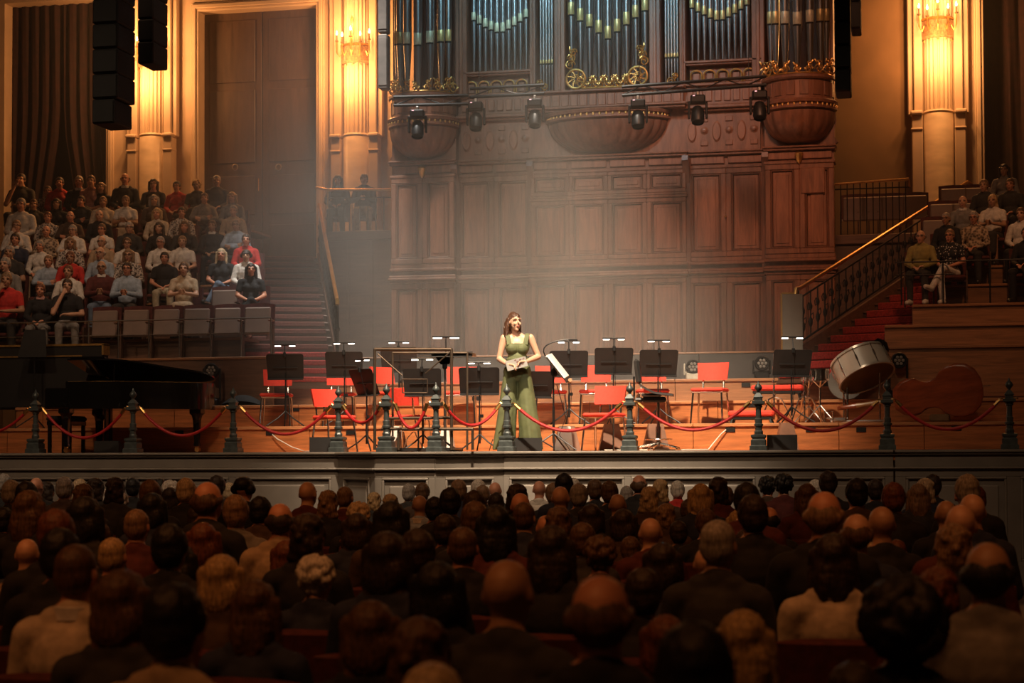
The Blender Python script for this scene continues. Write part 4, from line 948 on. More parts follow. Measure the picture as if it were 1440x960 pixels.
for k in range(2): ob('reflection_strip', MB().box((Lp - .32 + .045 * k, .735 + .03 * k, .78), (.018, .012, .26), Matrix.Rotation(R(35), 3, 'Z')), BRASS, t)  # brass slivers standing in for gold reflections on the rim
# piano bench
t = thing('piano_bench', 'black padded piano bench at the keyboard', 'bench', (PXL - .02, 22.75, ZS), R(4))
ob('cushion', MB().box((0, 0, .46), (.36, .6, .08), None, .03), BLACKM, t); ob('frame', MB().box((0, 0, .40), (.34, .56, .06), None, .008), LACQ, t)
for sx in (-1, 1):
    for sy in (-1, 1): ob('leg', MB().box((sx * .14, sy * .24, .19), (.045, .045, .38), None, .005), LACQ, t)
# dark brass-edged case and folded stand beyond the piano
t = thing('equipment_case', 'black case with brass edging behind the piano keyboard', 'case', (XY(100, 25.0), 25.0, RZ[1]))
cx0, cx1 = XY(-30, 25) - t.location.x, XY(150, 25) - t.location.x; ch = ZY(100, 485, 25) - RZ[1]; cl = ZY(100, 500, 25) - RZ[1]
ob('shell', MB().span(cx0, cx1 - .02, -.10, .10, 0, ch - .01, .01), BLACKM, t)
ob('top_edge', MB().span(cx0, cx1, -.115, .10, ch - .02, ch + .01), GILT, t); ob('side_edge', MB().span(cx1 - .03, cx1, -.115, .1, cl, ch), GILT, t); ob('lower_edge', MB().span(cx0, cx1 - .35, -.118, -.08, cl - .02, cl), GILT, t)
t = thing('music_stand_folded', 'dark music stand with tall desk behind the piano keyboard', 'music stand', (XY(47, 24.6), 24.6, z1))
ob('desk', MB().prism(rrect(.34, .42, .02, -.06), .012, Matrix.Translation((0, 0, ZY(47, 483, 24.6) - z1)) @ Matrix.Rotation(R(78), 4, 'X')), STANDM, t)
ob('pole', MB().tube([(0, .02, 1.3), (0, .02, .05)], .012, 6), BLACK, t)
for a in (90, 210, 330): ob('leg', MB().tube([(0, .02, .2), (math.cos(R(a)) * .28, .02 + math.sin(R(a)) * .28, .01)], .01, 6), BLACK, t)
# dark padded cover lying on the riser behind the lone chair
tag(ob('instrument_case', MB().grid(lambda u, v: Vector(((u - .5) * .62, -.14 + .28 * v, .16 * math.sin(math.pi * min(1, u * 1.02)) ** .6 * (1 - .6 * (2 * v - 1) ** 2))), 16, 6).span(-.31, .31, -.14, .14, 0, .015), BLACKM, None, (XY(342, 25.0), 25.0, RZ[1])), 'low black padded case lying on the riser behind the lone red chair', 'case')
# ------------------------------------------------------------------ percussion
YD = 24.4
c = UY(1213, 517, YD); t = thing('bass_drum', 'white shelled bass drum tilted on a chrome cradle with amber skin', 'drum', (c.x, YD, z1))
ax = Vector((-.37, .36, .86)).normalized(); q = Vector((0, 0, 1)).rotation_difference(ax).to_matrix(); cz = Vector((0, 0, c.z - z1)); rd, hd = .37, .30
ob('shell', MB().lathe([(rd, -hd / 2), (rd, hd / 2)], 36, cz, q), mat('drum_shell', (.62, .56, .48), .35, var=.05), t)
for z_ in (-1, 1):
    ob('hoop', MB().lathe([(rd + .004, z_ * (hd / 2 - .012)), (rd + .02, z_ * (hd / 2 - .012)), (rd + .02, z_ * (hd / 2 + .018)), (rd - .004, z_ * (hd / 2 + .018))][::z_], 36, cz, q, cap=False), mat('drum_hoop', (.66, .60, .52), .3, .4), t)
    ob('drumhead', MB().lathe([(0, z_ * (hd / 2 + .004)), (rd, z_ * (hd / 2 + .004))][::-z_], 36, cz, q), mat('amber_drumhead', (.24, .13, .04), .45, var=.15, scale=3), t)
for k in range(10):
    a = 2 * math.pi * k / 10 + .2; p0 = cz + q @ Vector((math.cos(a) * (rd + .022), math.sin(a) * (rd + .022), -hd / 2)); p1 = cz + q @ Vector((math.cos(a) * (rd + .022), math.sin(a) * (rd + .022), hd / 2))
    ob('tension_rod', MB().tube([p0, p1], .007, 6), CHROME, t); ob('lug', MB().tube([p0.lerp(p1, .36), p0.lerp(p1, .64)], .014, 6), CHROME, t)
base = [(-.20, -.02), (.22, -.02), (-.14, .32), (.26, .32)]
for bx, by in base[:2]: ob('cradle_post', MB().tube([(bx, by, .04), (bx, by, cz.z - (.05 if bx < 0 else -.02))], .014, 8), CHROME, t)
ob('cradle_post', MB().tube([(-.25, .02, .04), (-.25, .02, cz.z - .25), (-.33, .1, cz.z - .16)], .013, 8), CHROME, t)
ob('cradle_clamp', MB().box((-.20, -.02, cz.z - .03), (.05, .05, .10), None, .01), CHROME, t)
ob('cradle_frame', MB().tube([(-.42, -.02, .03), (.34, -.02, .03), (.34, .32, .03), (-.42, .32, .03), (-.42, -.02, .03)], .014, 6), CHROME, t)
ob('cradle_brake', MB().box((-.30, -.06, .05), (.16, .05, .05), None, .01), STEEL, t)
ob('cover_cloth', MB().grid(lambda u, v: cz + q @ Vector((.10 + .30 * u, -.30 + .34 * v, hd / 2 + .035 + .02 * math.sin(9 * u + 5 * v) - (.12 * max(0, u - .7) / .3))), 10, 8), BLACKM, t)
# grey cymbal / gong behind
c = UY(1190, 505, 25.2); tag(ob('gong', MB().lathe([(0, .01), (.10, .03), (.22, .0), (.25, -.03), (.24, -.04), (0, -.005)], 28, None or (0, 0, 0), Matrix(((1, 0, 0), (0, 0, 1), (0, 1, 0)))), mat('grey_skin', (.20, .19, .17), .5), None, (c.x, 25.2, RZ[1] + .25)), 'grey round drum standing on edge behind the bass drum', 'drum')
def tom(px, py, Y, r, h, label):
    c = UY(px, py, Y); t = thing('tom_drum', label, 'drum', (c.x, Y, z1), R(10)); zc = c.z - z1
    ob('shell', MB().lathe([(r, zc - h / 2), (r, zc + h / 2)], 24), CHROME, t)
    for z_ in (-1, 1): ob('hoop', MB().lathe([(r, zc + z_ * h / 2 - .01), (r + .014, zc + z_ * h / 2 - .01), (r + .014, zc + z_ * h / 2 + .01), (r, zc + z_ * h / 2 + .01)], 24, cap=False), CHROME, t)
    ob('drumhead', MB().lathe([(r, zc + h / 2 + .004), (0, zc + h / 2 + .005)], 24), PAPER, t)
    for k in range(8): a = k * math.pi / 4; ob('lug', MB().tube([(math.cos(a) * (r + .01), math.sin(a) * (r + .01), zc - h / 2), (math.cos(a) * (r + .01), math.sin(a) * (r + .01), zc + h / 2)], .007, 5), CHROME, t)
    ob('stand_basket', MB().tube([(-r * .8, 0, zc - h / 2 - .01), (0, 0, zc - h / 2 - .10), (r * .8, 0, zc - h / 2 - .01)], .010, 6).tube([(0, -r * .8, zc - h / 2 - .01), (0, 0, zc - h / 2 - .10)], .010, 6), CHROME, t)
    ob('stand_pole', MB().tube([(0, 0, zc - h / 2 - .10), (0, 0, .10)], .012, 8), CHROME, t)
    for a in (80, 200, 320): ob('stand_leg', MB().tube([(0, 0, .24), (math.cos(R(a)) * .22, math.sin(R(a)) * .22, .012)], .009, 6), CHROME, t)
tom(1153, 527, 24.15, .11, .13, 'chrome snare drum on a tripod beside the bass drum'); tom(1137, 531, 24.55, .085, .07, 'small chrome drum partly behind the snare drum')
def hardware(px, py, Y, label):
    c = UY(px, py, Y); t = thing('cymbal_stand', label, 'stand', (c.x, Y, z1), R(20)); h = c.z - z1
    ob('tube', MB().tube([(0, 0, h), (0, 0, h * .6)], .008, 8).tube([(0, 0, h * .6), (0, 0, .06)], .013, 8), CHROME, t)
    for f in (.4, .6, .8): ob('joint', MB().lathe([(.014, -.025), (.021, -.02), (.021, .02), (.014, .025)], 8, (0, 0, h * f)), CHROME, t)
    for a in (90, 210, 330): ob('leg', MB().tube([(0, 0, .36), (math.cos(R(a)) * .10, math.sin(R(a)) * .10, .33), (math.cos(R(a)) * .26, math.sin(R(a)) * .26, .012)], .010, 6), CHROME, t)
hardware(1088, 497, 24.5, 'tall chrome cymbal stand beside the music stand'); hardware(1131, 525, 24.4, 'short chrome drum stand without cymbal beside the snare drum')
t = thing('drum_pedal', 'chrome drum pedal on the riser below the bass drum', 'pedal', (XY(1172, 23.85), 23.85, z1), R(30))
ob('footboard', MB().box((0, 0, .04), (.09, .26, .012), Matrix.Rotation(R(10), 3, 'X'), .004), CHROME, t); ob('frame', MB().tube([(-.06, .12, .012), (-.06, .12, .15), (.06, .12, .15), (.06, .12, .012)], .010, 6), CHROME, t)
# double bass lying on its side
c = UY(1319, 555, 23.92); t = thing('double_bass', 'reddish brown double bass lying on its side on the lowest riser', 'double bass', (c.x, 23.92, z1), R(-4))
half = [(-.56, .05), (-.55, .13), (-.46, .21), (-.36, .245), (-.26, .23), (-.20, .19), (-.14, .17), (-.07, .175), (0, .20), (.06, .27), (.16, .325), (.28, .345), (.40, .32), (.50, .24), (.555, .12), (.565, 0)]
ol = half + [(x, -y) for x, y in half[-2::-1]]
def ring(s, y): return [(x * s if abs(x) < 9 else x, y, z * s) for x, z in ol]
m = MB(); n = len(ol); lay = [(.90, -.105), (.975, -.10), (1, -.09), (.985, -.08), (.98, .08), (1, .09), (.975, .10), (.8, .125), (.4, .15)]
m.add([v for s_, y in lay for v in ring(s_, y)], [(i * n + k, i * n + (k + 1) % n, (i + 1) * n + (k + 1) % n, (i + 1) * n + k) for i in range(len(lay) - 1) for k in range(n)] + [tuple(range(n)), tuple((len(lay) - 1) * n + k for k in range(n))[::-1]])
BASSM = wood('bass_varnish', (.34, .075, .025), .28, (1, 4, 5), 2.5); rq = (0, R(-8), 0); bz0 = .37
ob('body', m, BASSM, t, (0, 0, bz0), rq, smooth=40)
ob('neck', MB().tube([(-.55, .03, 0), (-.95, .03, .0), (-1.05, .03, .0)], [.032, .026, .03], 8), mat('maple_neck', (.55, .30, .12), .35), t, (0, 0, bz0), rq)
ob('scroll', MB().tube([(-1.05, .03, 0), (-1.22, .03, .0), (-1.28, .0, 0), (-1.26, -.03, 0)], [.03, .028, .03, .02], 8), BASSM, t, (0, 0, bz0), rq)
ob('endpin', MB().tube([(.56, 0, 0), (.66, 0, 0)], .008, 6), CHROME, t, (0, 0, bz0), rq)
ob('stand_pad', MB().box((.02, 0, .05), (.25, .28, .10), None, .02), mat('brown_pad', (.20, .11, .05), .7), t)
# ------------------------------------------------------------------ people: shapes fused into one continuous surface
TMP = []
def fuse(prims, inflate=0.0, voxel=.012, smooth=4, disp=0.0, dscale=40.0, name='body', keep=None):
    m = MB()
    for p in prims:
        if p[0] == 'c':
            a, b = Vector(p[1]), Vector(p[2]); r0, r1 = p[3] + inflate, p[4] + inflate; d = (b - a); L = d.length; d = d / L if L > 1e-6 else Vector((0, 0, 1))
            pts = []; rr = []
            for k in range(0, 4): th = math.pi / 2 * k / 4; pts.append(a - d * r0 * math.cos(th)); rr.append(max(.0008, r0 * math.sin(th)))
            pts.append(a); rr.append(r0); pts.append(b); rr.append(r1)
            for k in range(1, 5): th = math.pi / 2 * k / 4; pts.append(b + d * r1 * math.sin(th)); rr.append(max(.0008, r1 * math.cos(th)))
            m.tube(pts, rr, 12)
        elif p[0] == 'e': m.ell(p[1], tuple(q + inflate for q in p[2]), 16, p[3] if len(p) > 3 else None)
        elif p[0] == 'm': m.add(p[1], p[2])
    me = bpy.data.meshes.new('tmp'); me.from_pydata(m.v, [], m.f)
    o = bpy.data.objects.new('tmp', me); COL.objects.link(o)
    r = o.modifiers.new('r', 'REMESH'); r.mode = 'VOXEL'; r.voxel_size = voxel
    if smooth: s = o.modifiers.new('s', 'SMOOTH'); s.factor = .5; s.iterations = smooth
    dg = bpy.context.evaluated_depsgraph_get(); out = bpy.data.meshes.new_from_object(o.evaluated_get(dg)); out.name = name
    bpy.data.objects.remove(o); bpy.data.meshes.remove(me)
    if disp:
        nv = len(out.vertices); no = [v.normal.copy() for v in out.vertices]
        for v, n_ in zip(out.vertices, no):
            q = v.co * dscale; v.co = v.co + n_ * disp * (mnoise.noise(Vector((q.x, q.y, q.z * .35))) + .5 * mnoise.noise(q * 2.3))
    out.shade_smooth()
    return out
def add_islands(me, mbs):
    # join small closed details (eyes, brows, lips) with their own material slots
    v0 = len(me.vertices); vs = [tuple(v.co) for v in me.vertices]; fs = [tuple(p.vertices) for p in me.polygons]; mi = [0] * len(fs)
    for idx, mb in mbs:
        b = len(vs); vs += mb.v; fs += [tuple(i + b for i in f) for f in mb.f]; mi += [idx] * len(mb.f)
    out = bpy.data.meshes.new(me.name); out.from_pydata(vs, [], fs); out.polygons.foreach_set('material_index', mi); out.shade_smooth()
    return out
def hand(w, d, side, palm=(0, 0, 1), curl=.5, s=1.0):
    # wrist point, pointing direction, palm normal: palm plus five fingers
    w = Vector(w); d = Vector(d).normalized(); n = Vector(palm); n = (n - d * n.dot(d)).normalized(); x = d.cross(n).normalized() * side
    pr = [('c', w + d * .02 * s, w + d * .075 * s, .024 * s, .022 * s), ('c', w + d * .04 * s - x * .018 * s, w + d * .085 * s - x * .024 * s, .017 * s, .014 * s), ('c', w + d * .04 * s + x * .018 * s, w + d * .085 * s + x * .024 * s, .017 * s, .014 * s)]
    for i, L in enumerate((.062, .074, .078, .066)):
        o_ = (i - 1.5) * .0195 * s; b = w + d * .088 * s + x * -o_
        k = b + (d * math.cos(curl) - n * math.sin(curl)) * L * .5 * s; e = k + (d * math.cos(curl * 2.2) - n * math.sin(curl * 2.2)) * L * .5 * s
        pr += [('c', b, k, .0095 * s, .009 * s), ('c', k, e, .009 * s, .0075 * s)]
    tb = w + d * .03 * s + x * .026 * s; tk = tb + (d * .6 + x * .75 - n * .2).normalized() * .038 * s; te = tk + (d * .95 + x * .2 - n * .35).normalized() * .03 * s
    return pr + [('c', tb, tk, .013 * s, .0105 * s), ('c', tk, te, .010 * s, .0085 * s)]
HZ = 1.212      # head centre height of a seated figure
HEADP = [('e', (0, .012, HZ + .025), (.073, .092, .088)), ('e', (0, -.03, HZ - .035), (.058, .062, .075)), ('c', (0, -.055, HZ - .095), (0, -.05, HZ - .085), .026, .03),
         ('c', (0, -.098, HZ + .008), (0, -.112, HZ - .02), .008, .013), ('e', (-.075, .01, HZ - .005), (.011, .02, .03)), ('e', (.075, .01, HZ - .005), (.011, .02, .03)),
         ('e', (-.03, -.078, HZ - .03), (.022, .018, .022)), ('e', (.03, -.078, HZ - .03), (.022, .018, .022)), ('c', (-.045, -.076, HZ + .027), (.045, -.076, HZ + .027), .013, .013)]
def face_details(smile=0):
    e = MB(); b = MB(); l = MB()
    for s_ in (-1, 1):
        e.ell((s_ * .031, -.0905, HZ + .006), (.012, .006, .0055), 8)
        b.tube([(s_ * .014, -.0945, HZ + .026), (s_ * .03, -.0945, HZ + .031), (s_ * .047, -.083, HZ + .024)], .0042, 5)
    l.ell((0, -.0935, HZ - .060), (.023, .008, .0055), 8); l.ell((0, -.092, HZ - .069), (.019, .008, .0055), 8)
    return [(1, e), (2, b), (3, l)]
def torso(sh=.165, ch=.12, bust=0.0):
    p = [('e', (0, .02, .57), (.165, .125, .13)), ('e', (0, .03, .72), (.145, .112, .16)), ('e', (0, .035, .90), (sh, ch, .16)), ('c', (-sh + .01, .04, 1.0), (sh - .01, .04, 1.0), .055, .055), ('c', (-.07, .04, 1.05), (.07, .04, 1.05), .045, .045)]
    if bust: p += [('e', (-.065, -.045, .89), (.06, .05, .065)), ('e', (.065, -.045, .89), (.06, .05, .065))]
    return p
NECK = [('c', (0, .035, 1.04), (0, .014, 1.15), .060, .053), ('c', (-.12, .04, 1.02), (-.02, .035, 1.09), .05, .04), ('c', (.12, .04, 1.02), (.02, .035, 1.09), .05, .04)]
def legs(cross=False):
    L = []
    if not cross:
        for s_ in (-1, 1): L += [('c', (s_ * .085, .0, .545), (s_ * .125, -.37, .53), .085, .062), ('c', (s_ * .125, -.37, .52), (s_ * .13, -.32, .10), .056, .042)]
    else:
        L += [('c', (-.085, 0, .545), (-.07, -.36, .53), .085, .062), ('c', (-.07, -.36, .52), (-.05, -.31, .10), .056, .042), ('c', (.085, 0, .56), (-.02, -.37, .64), .085, .062), ('c', (-.02, -.37, .63), (-.20, -.43, .30), .056, .042)]
    return L
def feet(cross=False):
    if not cross: return [[('c', (s_ * .13, -.30, .05), (s_ * .145, -.49, .038), .045, .035), ('c', (s_ * .13, -.31, .06), (s_ * .13, -.32, .11), .045, .042)] for s_ in (-1, 1)]
    return [[('c', (-.05, -.29, .05), (-.05, -.48, .038), .045, .035), ('c', (-.05, -.30, .06), (-.05, -.31, .1), .045, .042)], [('c', (-.21, -.42, .28), (-.27, -.57, .31), .045, .034), ('c', (-.2, -.43, .30), (-.205, -.43, .30), .045, .045)]]
SHO = .172
ARMS = {  # elbow, wrist, hand direction, palm normal for both arms
    'lap': [((-.235, .0, .76), (-.09, -.24, .665), (.65, -.6, -.2), (0, .2, 1)), ((.235, .0, .76), (.10, -.22, .68), (-.7, -.5, -.15), (0, .2, 1))],
    'crossed': [((-.25, -.06, .80), (.03, -.19, .80), (1, .1, .25), (0, 1, 0)), ((.25, -.06, .79), (-.04, -.215, .765), (-1, .1, .2), (0, 1, 0))],
    'chin': [((-.22, -.16, .76), (-.07, -.155, 1.07), (.45, .1, .9), (0, 1, -.2)), ((.235, -.03, .76), (.02, -.21, .74), (-1, 0, .0), (0, .2, 1))],
    'clasp': [((-.225, -.08, .76), (-.06, -.25, .78), (.7, -.3, .3), (0, 1, .2)), ((.225, -.08, .76), (.06, -.25, .78), (-.7, -.3, .3), (0, 1, .2))]}
def arm_prims(kind):
    up = []; fo = []; ha = []
    for s_, (e, w_, hd, pn) in zip((-1, 1), ARMS[kind]):
        up += [('c', (s_ * SHO, .04, .99), e, .053, .043)]; fo += [('c', e, w_, .042, .029)]; ha += hand(w_, hd, s_, pn)
    return up, fo, ha
POSES = {}
def pose(key, arms, fem=False, cross=False, sleeves='long', bottom='trousers', vox=.0125):
    T = torso(.142 if fem else .158, .11 if fem else .12, fem); up, fo, ha = arm_prims(arms); lg = legs(cross); ft = feet(cross)
    body = fuse([(p[0], p[1], tuple(x * .96 for x in p[2])) if p[0] == 'e' else p for p in T] + NECK + HEADP + up + fo + ha + lg + [q for f in ft for q in f], 0, vox, 3, name='person_body')
    body = add_islands(body, face_details())
    d = {'body': body}
    sl = up + (fo if sleeves == 'long' else [])
    d['top'] = fuse([p for p in T if p[0] == 'e' and p[1][2] > .6] + [T[3], T[4]] + [('c', (0, .03, 1.05), (0, .03, 1.07), .06, .06)] + (sl if sleeves == 'long' else [('c', q[1], tuple(Vector(q[1]).lerp(Vector(q[2]), .62)), q[3], q[4]) for q in up] if sleeves == 'short' else []), .013, vox, 3, .004, 14, name='top')
    if bottom == 'trousers': d['bottom'] = fuse([T[0]] + lg, .012, vox, 3, .003, 14, name='trousers')
    else: d['bottom'] = fuse([T[0]] + [('c', (q, 0, .55), (q * 1.1, -.42, .54), .095, .075) for q in (-.085, -.04, 0, .04, .085)] + [('c', (q * 1.1, -.42, .53), (q * 1.1, -.43, .26), .075, .07) for q in (-.085, -.04, 0, .04, .085)], .01, vox, 5, .003, 14, name='skirt')
    d['shoes'] = [fuse(f, .008, vox, 2, name='shoe') for f in ft]
    POSES[key] = d
pose('m_lap', 'lap'); pose('m_lap_s', 'lap', sleeves='short'); pose('m_cross', 'crossed'); pose('m_chin', 'chin', sleeves='short', cross=False)
pose('f_lap', 'lap', True); pose('f_lap_s', 'lap', True, True, 'short'); pose('f_chin', 'chin', True); pose('f_clasp', 'clasp', True, bottom='skirt', sleeves='short'); pose('m_clasp', 'clasp')
# hair --------------------------------------------------------------
H = HZ
CAPP = [('e', (0, .02, H + .04), (.081, .098, .088)), ('e', (0, .045, H - .005), (.078, .068, .085))]
HAIRS = {}
def hairm(key, pr, disp=.006, sc=40, vox=.009, sm=2): HAIRS[key] = fuse(pr, 0, vox, sm, disp, sc, name='hair')
SIDE = [('e', (s_ * .066, .012, H + .02), (.018, .05, .045)) for s_ in (-1, 1)]
hairm('short', CAPP + SIDE)
hairm('crop', [('e', (0, .018, H + .037), (.077, .095, .084)), ('e', (0, .045, H + .0), (.075, .064, .075))], .003)
hairm('fringe', [('e', (0, .048, H + .0), (.079, .066, .072)), ('c', (-.072, .0, H + .015), (-.06, .06, H - .0), .018, .03), ('c', (.072, .0, H + .015), (.06, .06, H - .0), .018, .03)], .004)
hairm('bob', CAPP + [('c', (s_ * .075, .02, H + .04), (s_ * .085, .01, H - .10), .035, .03) for s_ in (-1, 1)] + [('e', (0, .06, H - .05), (.092, .055, .10)), ('c', (-.06, .05, H - .13), (.06, .05, H - .13), .035, .035)], .006, 30)
hairm('long', CAPP + [('c', (s_ * .075, .02, H + .03), (s_ * .095, .015, H - .2), .032, .028) for s_ in (-1, 1)] + [('e', (0, .065, H - .08), (.092, .055, .15)), ('c', (-.07, .07, H - .25), (.07, .07, H - .25), .04, .04), ('c', (-.06, .075, H - .33), (.05, .075, H - .33), .03, .03)], .008, 30)
random.seed(3)
def puff(n, r, c, rad):
    out = [('e', c, rad)]
    for _ in range(n):
        v = Vector((rnd(-1, 1), rnd(-.75, 1), rnd(-.8, 1))).normalized()
        out.append(('e', (c[0] + v.x * rad[0] * .95, c[1] + v.y * rad[1] * .95, c[2] + v.z * rad[2] * .95), (r, r, r)))
    return out
hairm('curly', puff(60, .026, (0, .03, H + .03), (.088, .09, .092)), .006, 45, .009, 1)
hairm('afro', puff(90, .034, (0, .04, H + .035), (.12, .11, .12)), .008, 40, .011, 1)
hairm('bun', CAPP + SIDE + [('e', (0, .10, H + .07), (.042, .042, .042))], .006)
hairm('wavy', CAPP + SIDE + [('e', (0, .05, H - .03), (.09, .06, .085)), ('c', (-.06, .05, H - .09), (.06, .05, H - .09), .038, .038)] + puff(24, .022, (0, .03, H + .03), (.08, .085, .085))[1:], .007, 35)
HAIRS['cap'] = fuse([('e', (0, .02, H + .05), (.088, .105, .075)), ('c', (-.05, -.085, H + .04), (.05, -.085, H + .04), .012, .012), ('c', (-.07, .03, H + .01), (.07, .03, H + .01), .05, .05)], 0, .009, 2, name='hair')
GL = MB()
for s_ in (-1, 1):
    GL.tube([(s_ * .031 + .024 * math.cos(q * math.pi / 6), -.103, H + .006 + .018 * math.sin(q * math.pi / 6)) for q in range(13)], .0028, 5)
    GL.tube([(s_ * .055, -.10, H + .01), (s_ * .078, .0, H + .01)], .0026, 5)
GL.tube([(-.008, -.105, H + .01), (.008, -.105, H + .01)], .0026, 5); GLM = GL.mesh('glasses')
COLR = MB().lathe([(.066, 1.05), (.082, 1.055), (.076, 1.10), (.064, 1.105)], 16, (0, .028, 0)).mesh('collar')
HC = {'black': (.012, .010, .009), 'dark brown': (.035, .020, .012), 'brown': (.11, .055, .025), 'auburn': (.16, .05, .02), 'grey': (.34, .31, .28), 'white': (.66, .62, .55), 'blond': (.48, .32, .15), 'fair': (.55, .42, .26), 'tan': (.25, .15, .08)}
def hmat(c): return mat('hair_' + c.replace(' ', '_'), HC[c], .55, var=.3, scale=30, bump=.5, stretch=(3, 3, .5))
TC = {'black': (.012, .012, .014), 'dark grey': (.032, .031, .031), 'navy': (.02, .028, .06), 'red': (.55, .03, .025), 'white': (.70, .67, .62), 'cream': (.58, .48, .36), 'light blue': (.34, .42, .52), 'maroon': (.10, .02, .018), 'beige': (.42, .31, .20), 'grey': (.22, .21, .20), 'pink': (.60, .32, .28), 'brown': (.07, .04, .025), 'olive': (.30, .25, .08), 'dark red': (.20, .02, .02), 'plaid': (.22, .16, .11), 'patterned': (.16, .13, .12), 'denim': (.13, .18, .26), 'khaki': (.48, .41, .28), 'green': (.10, .17, .06), 'polka-dot': (.015, .014, .016)}
def tmat(c):
    if c == 'plaid': return mat('cloth_plaid', (.36, .28, .20), .8, var=.5, scale=22, kind='voronoi', dark=(.10, .07, .05))
    if c == 'patterned': return mat('cloth_patterned', (.40, .36, .32), .8, var=.5, scale=30, kind='voronoi', dark=(.04, .03, .03))
    if c == 'polka-dot':
        if 'cloth_polka' in MATS: return MATS['cloth_polka']
        m = mat('cloth_polka', (.6, .58, .55), .8, scale=26, kind='voronoi'); r = [n for n in m.node_tree.nodes if n.type == 'VALTORGB'][0]
        r.color_ramp.elements[0].position = .26; r.color_ramp.elements[0].color = (.6, .58, .55, 1); r.color_ramp.elements[1].position = .3; r.color_ramp.elements[1].color = (.012, .012, .014, 1)
        return m
    return mat('cloth_' + c.replace(' ', '_'), TC[c], .85, var=.15, scale=18, bump=.15)
SKIN = [mat('skin_' + n, c, .5, var=.07, scale=9) for n, c in (('fair', (.60, .34, .22)), ('rosy', (.62, .29, .18)), ('tan', (.45, .25, .15)), ('brown', (.22, .11, .065)))]
EYE = mat('eye_dark', (.03, .02, .015), .2); LIP = mat('lips', (.40, .13, .10), .5)
SHOE = mat('dark_shoe', (.02, .017, .015), .4); SHOEW = mat('white_shoe', (.6, .57, .52), .5)
STYLE = {'short': 'short {} hair', 'crop': 'cropped {} hair', 'fringe': 'balding {} hair', 'bob': 'bobbed {} hair', 'long': 'long {} hair', 'curly': 'curly {} hair', 'afro': 'big curly {} hair', 'bun': '{} hair bun', 'wavy': 'wavy {} hair', 'cap': '{} flat cap', 'bald': 'bald head'}
def person(loc, rz, pkey, hair, hcol, top, bottom, label, scale=1.0, skin=0, glasses=False, collar=None, shoes=SHOE, group=None, full=True):
    P = POSES[pkey]; t = thing('person', label, 'person', loc, rz, group); t.scale = (scale,) * 3
    hm = hmat(hcol if hair not in ('bald',) else 'grey')
    ob('body', P['body'], [SKIN[skin], EYE, hm, LIP], t)
    ob('top', P['top'], tmat(top), t)
    if full:
        ob('skirt' if 'f_clasp' == pkey else 'trousers', P['bottom'], tmat(bottom), t)
        for me in P['shoes']: ob('shoe', me, shoes, t)
    if hair != 'bald': ob('cap' if hair == 'cap' else 'hair', HAIRS[hair], hm, t)
    if glasses: ob('glasses', GLM, BLACK, t)
    if collar: ob('collar', COLR, tmat(collar), t)
    return t
# theatre seat ------------------------------------------------------
SB = MB().grid(lambda u, v: Vector(((u - .5) * .46, .20 + .05 * (v) + .03 * (1 - (2 * u - 1) ** 2), .40 + .42 * v)), 8, 5)
_k = len(SB.v); SB.grid(lambda u, v: Vector(((u - .5) * .46, .14 + .05 * (v) + .03 * (1 - (2 * u - 1) ** 2), .40 + .42 * v + .02 * (1 - (2 * u - 1) ** 2) * v)), 8, 5)
for i_ in range(8):
    for v_ in (0, 5): SB.f.append((i_ * 6 + v_, (i_ + 1) * 6 + v_, _k + (i_ + 1) * 6 + v_, _k + i_ * 6 + v_)); SB.m.append(0)
for j_ in range(5):
    for u_ in (0, 8): SB.f.append((u_ * 6 + j_, u_ * 6 + j_ + 1, _k + u_ * 6 + j_ + 1, _k + u_ * 6 + j_)); SB.m.append(0)
SEATM = {'backrest': SB.mesh('backrest', 50), 'down': MB().box((0, -.05, .40), (.44, .40, .07), None, .025).mesh('seat'), 'up': MB().box((0, .085, .56), (.40, .05, .42), Matrix.Rotation(R(-8), 3, 'X'), .02).mesh('seat'),
         'leg': MB().box((-.235, .1, .26), (.025, .10, .52), None, .005).mesh('side_frame'), 'leg2': MB().box((.235, .1, .26), (.025, .10, .52), None, .005).mesh('side_frame'), 'arm': MB().box((-.235, .0, .56), (.035, .26, .03), None, .01).mesh('armrest'), 'arm2': MB().box((.235, .0, .56), (.035, .26, .03), None, .01).mesh('armrest'),
         'hinge': MB().lathe([(.02, -.22), (.02, .22)], 8, (0, .12, .38), Matrix.Rotation(R(90), 3, 'Y')).mesh('hinge_bar')}
def seat(loc, rz, up, label, group, detail=True, scale=1.0):
    t = thing('theatre_seat', label, 'seat', loc, rz, group); t.scale = (scale,) * 3
    ob('backrest', SEATM['backrest'], MAROON, t); ob('seat', SEATM['up' if up else 'down'], SEATP if up else MAROON, t)
    ob('side_frame', SEATM['leg'], STD, t); ob('side_frame', SEATM['leg2'], STD, t); ob('hinge_bar', SEATM['hinge'], STEEL, t)
    if detail: ob('armrest', SEATM['arm'], GALD, t); ob('armrest', SEATM['arm2'], GALD, t)
    return t
# ------------------------------------------------------------------ gallery audience (facing the hall)
ORD = ['front', 'second', 'third', 'fourth', 'fifth', 'sixth', 'seventh', 'back']
GHY = [402, 376, 358, 341, 322, 305, 289, 258]
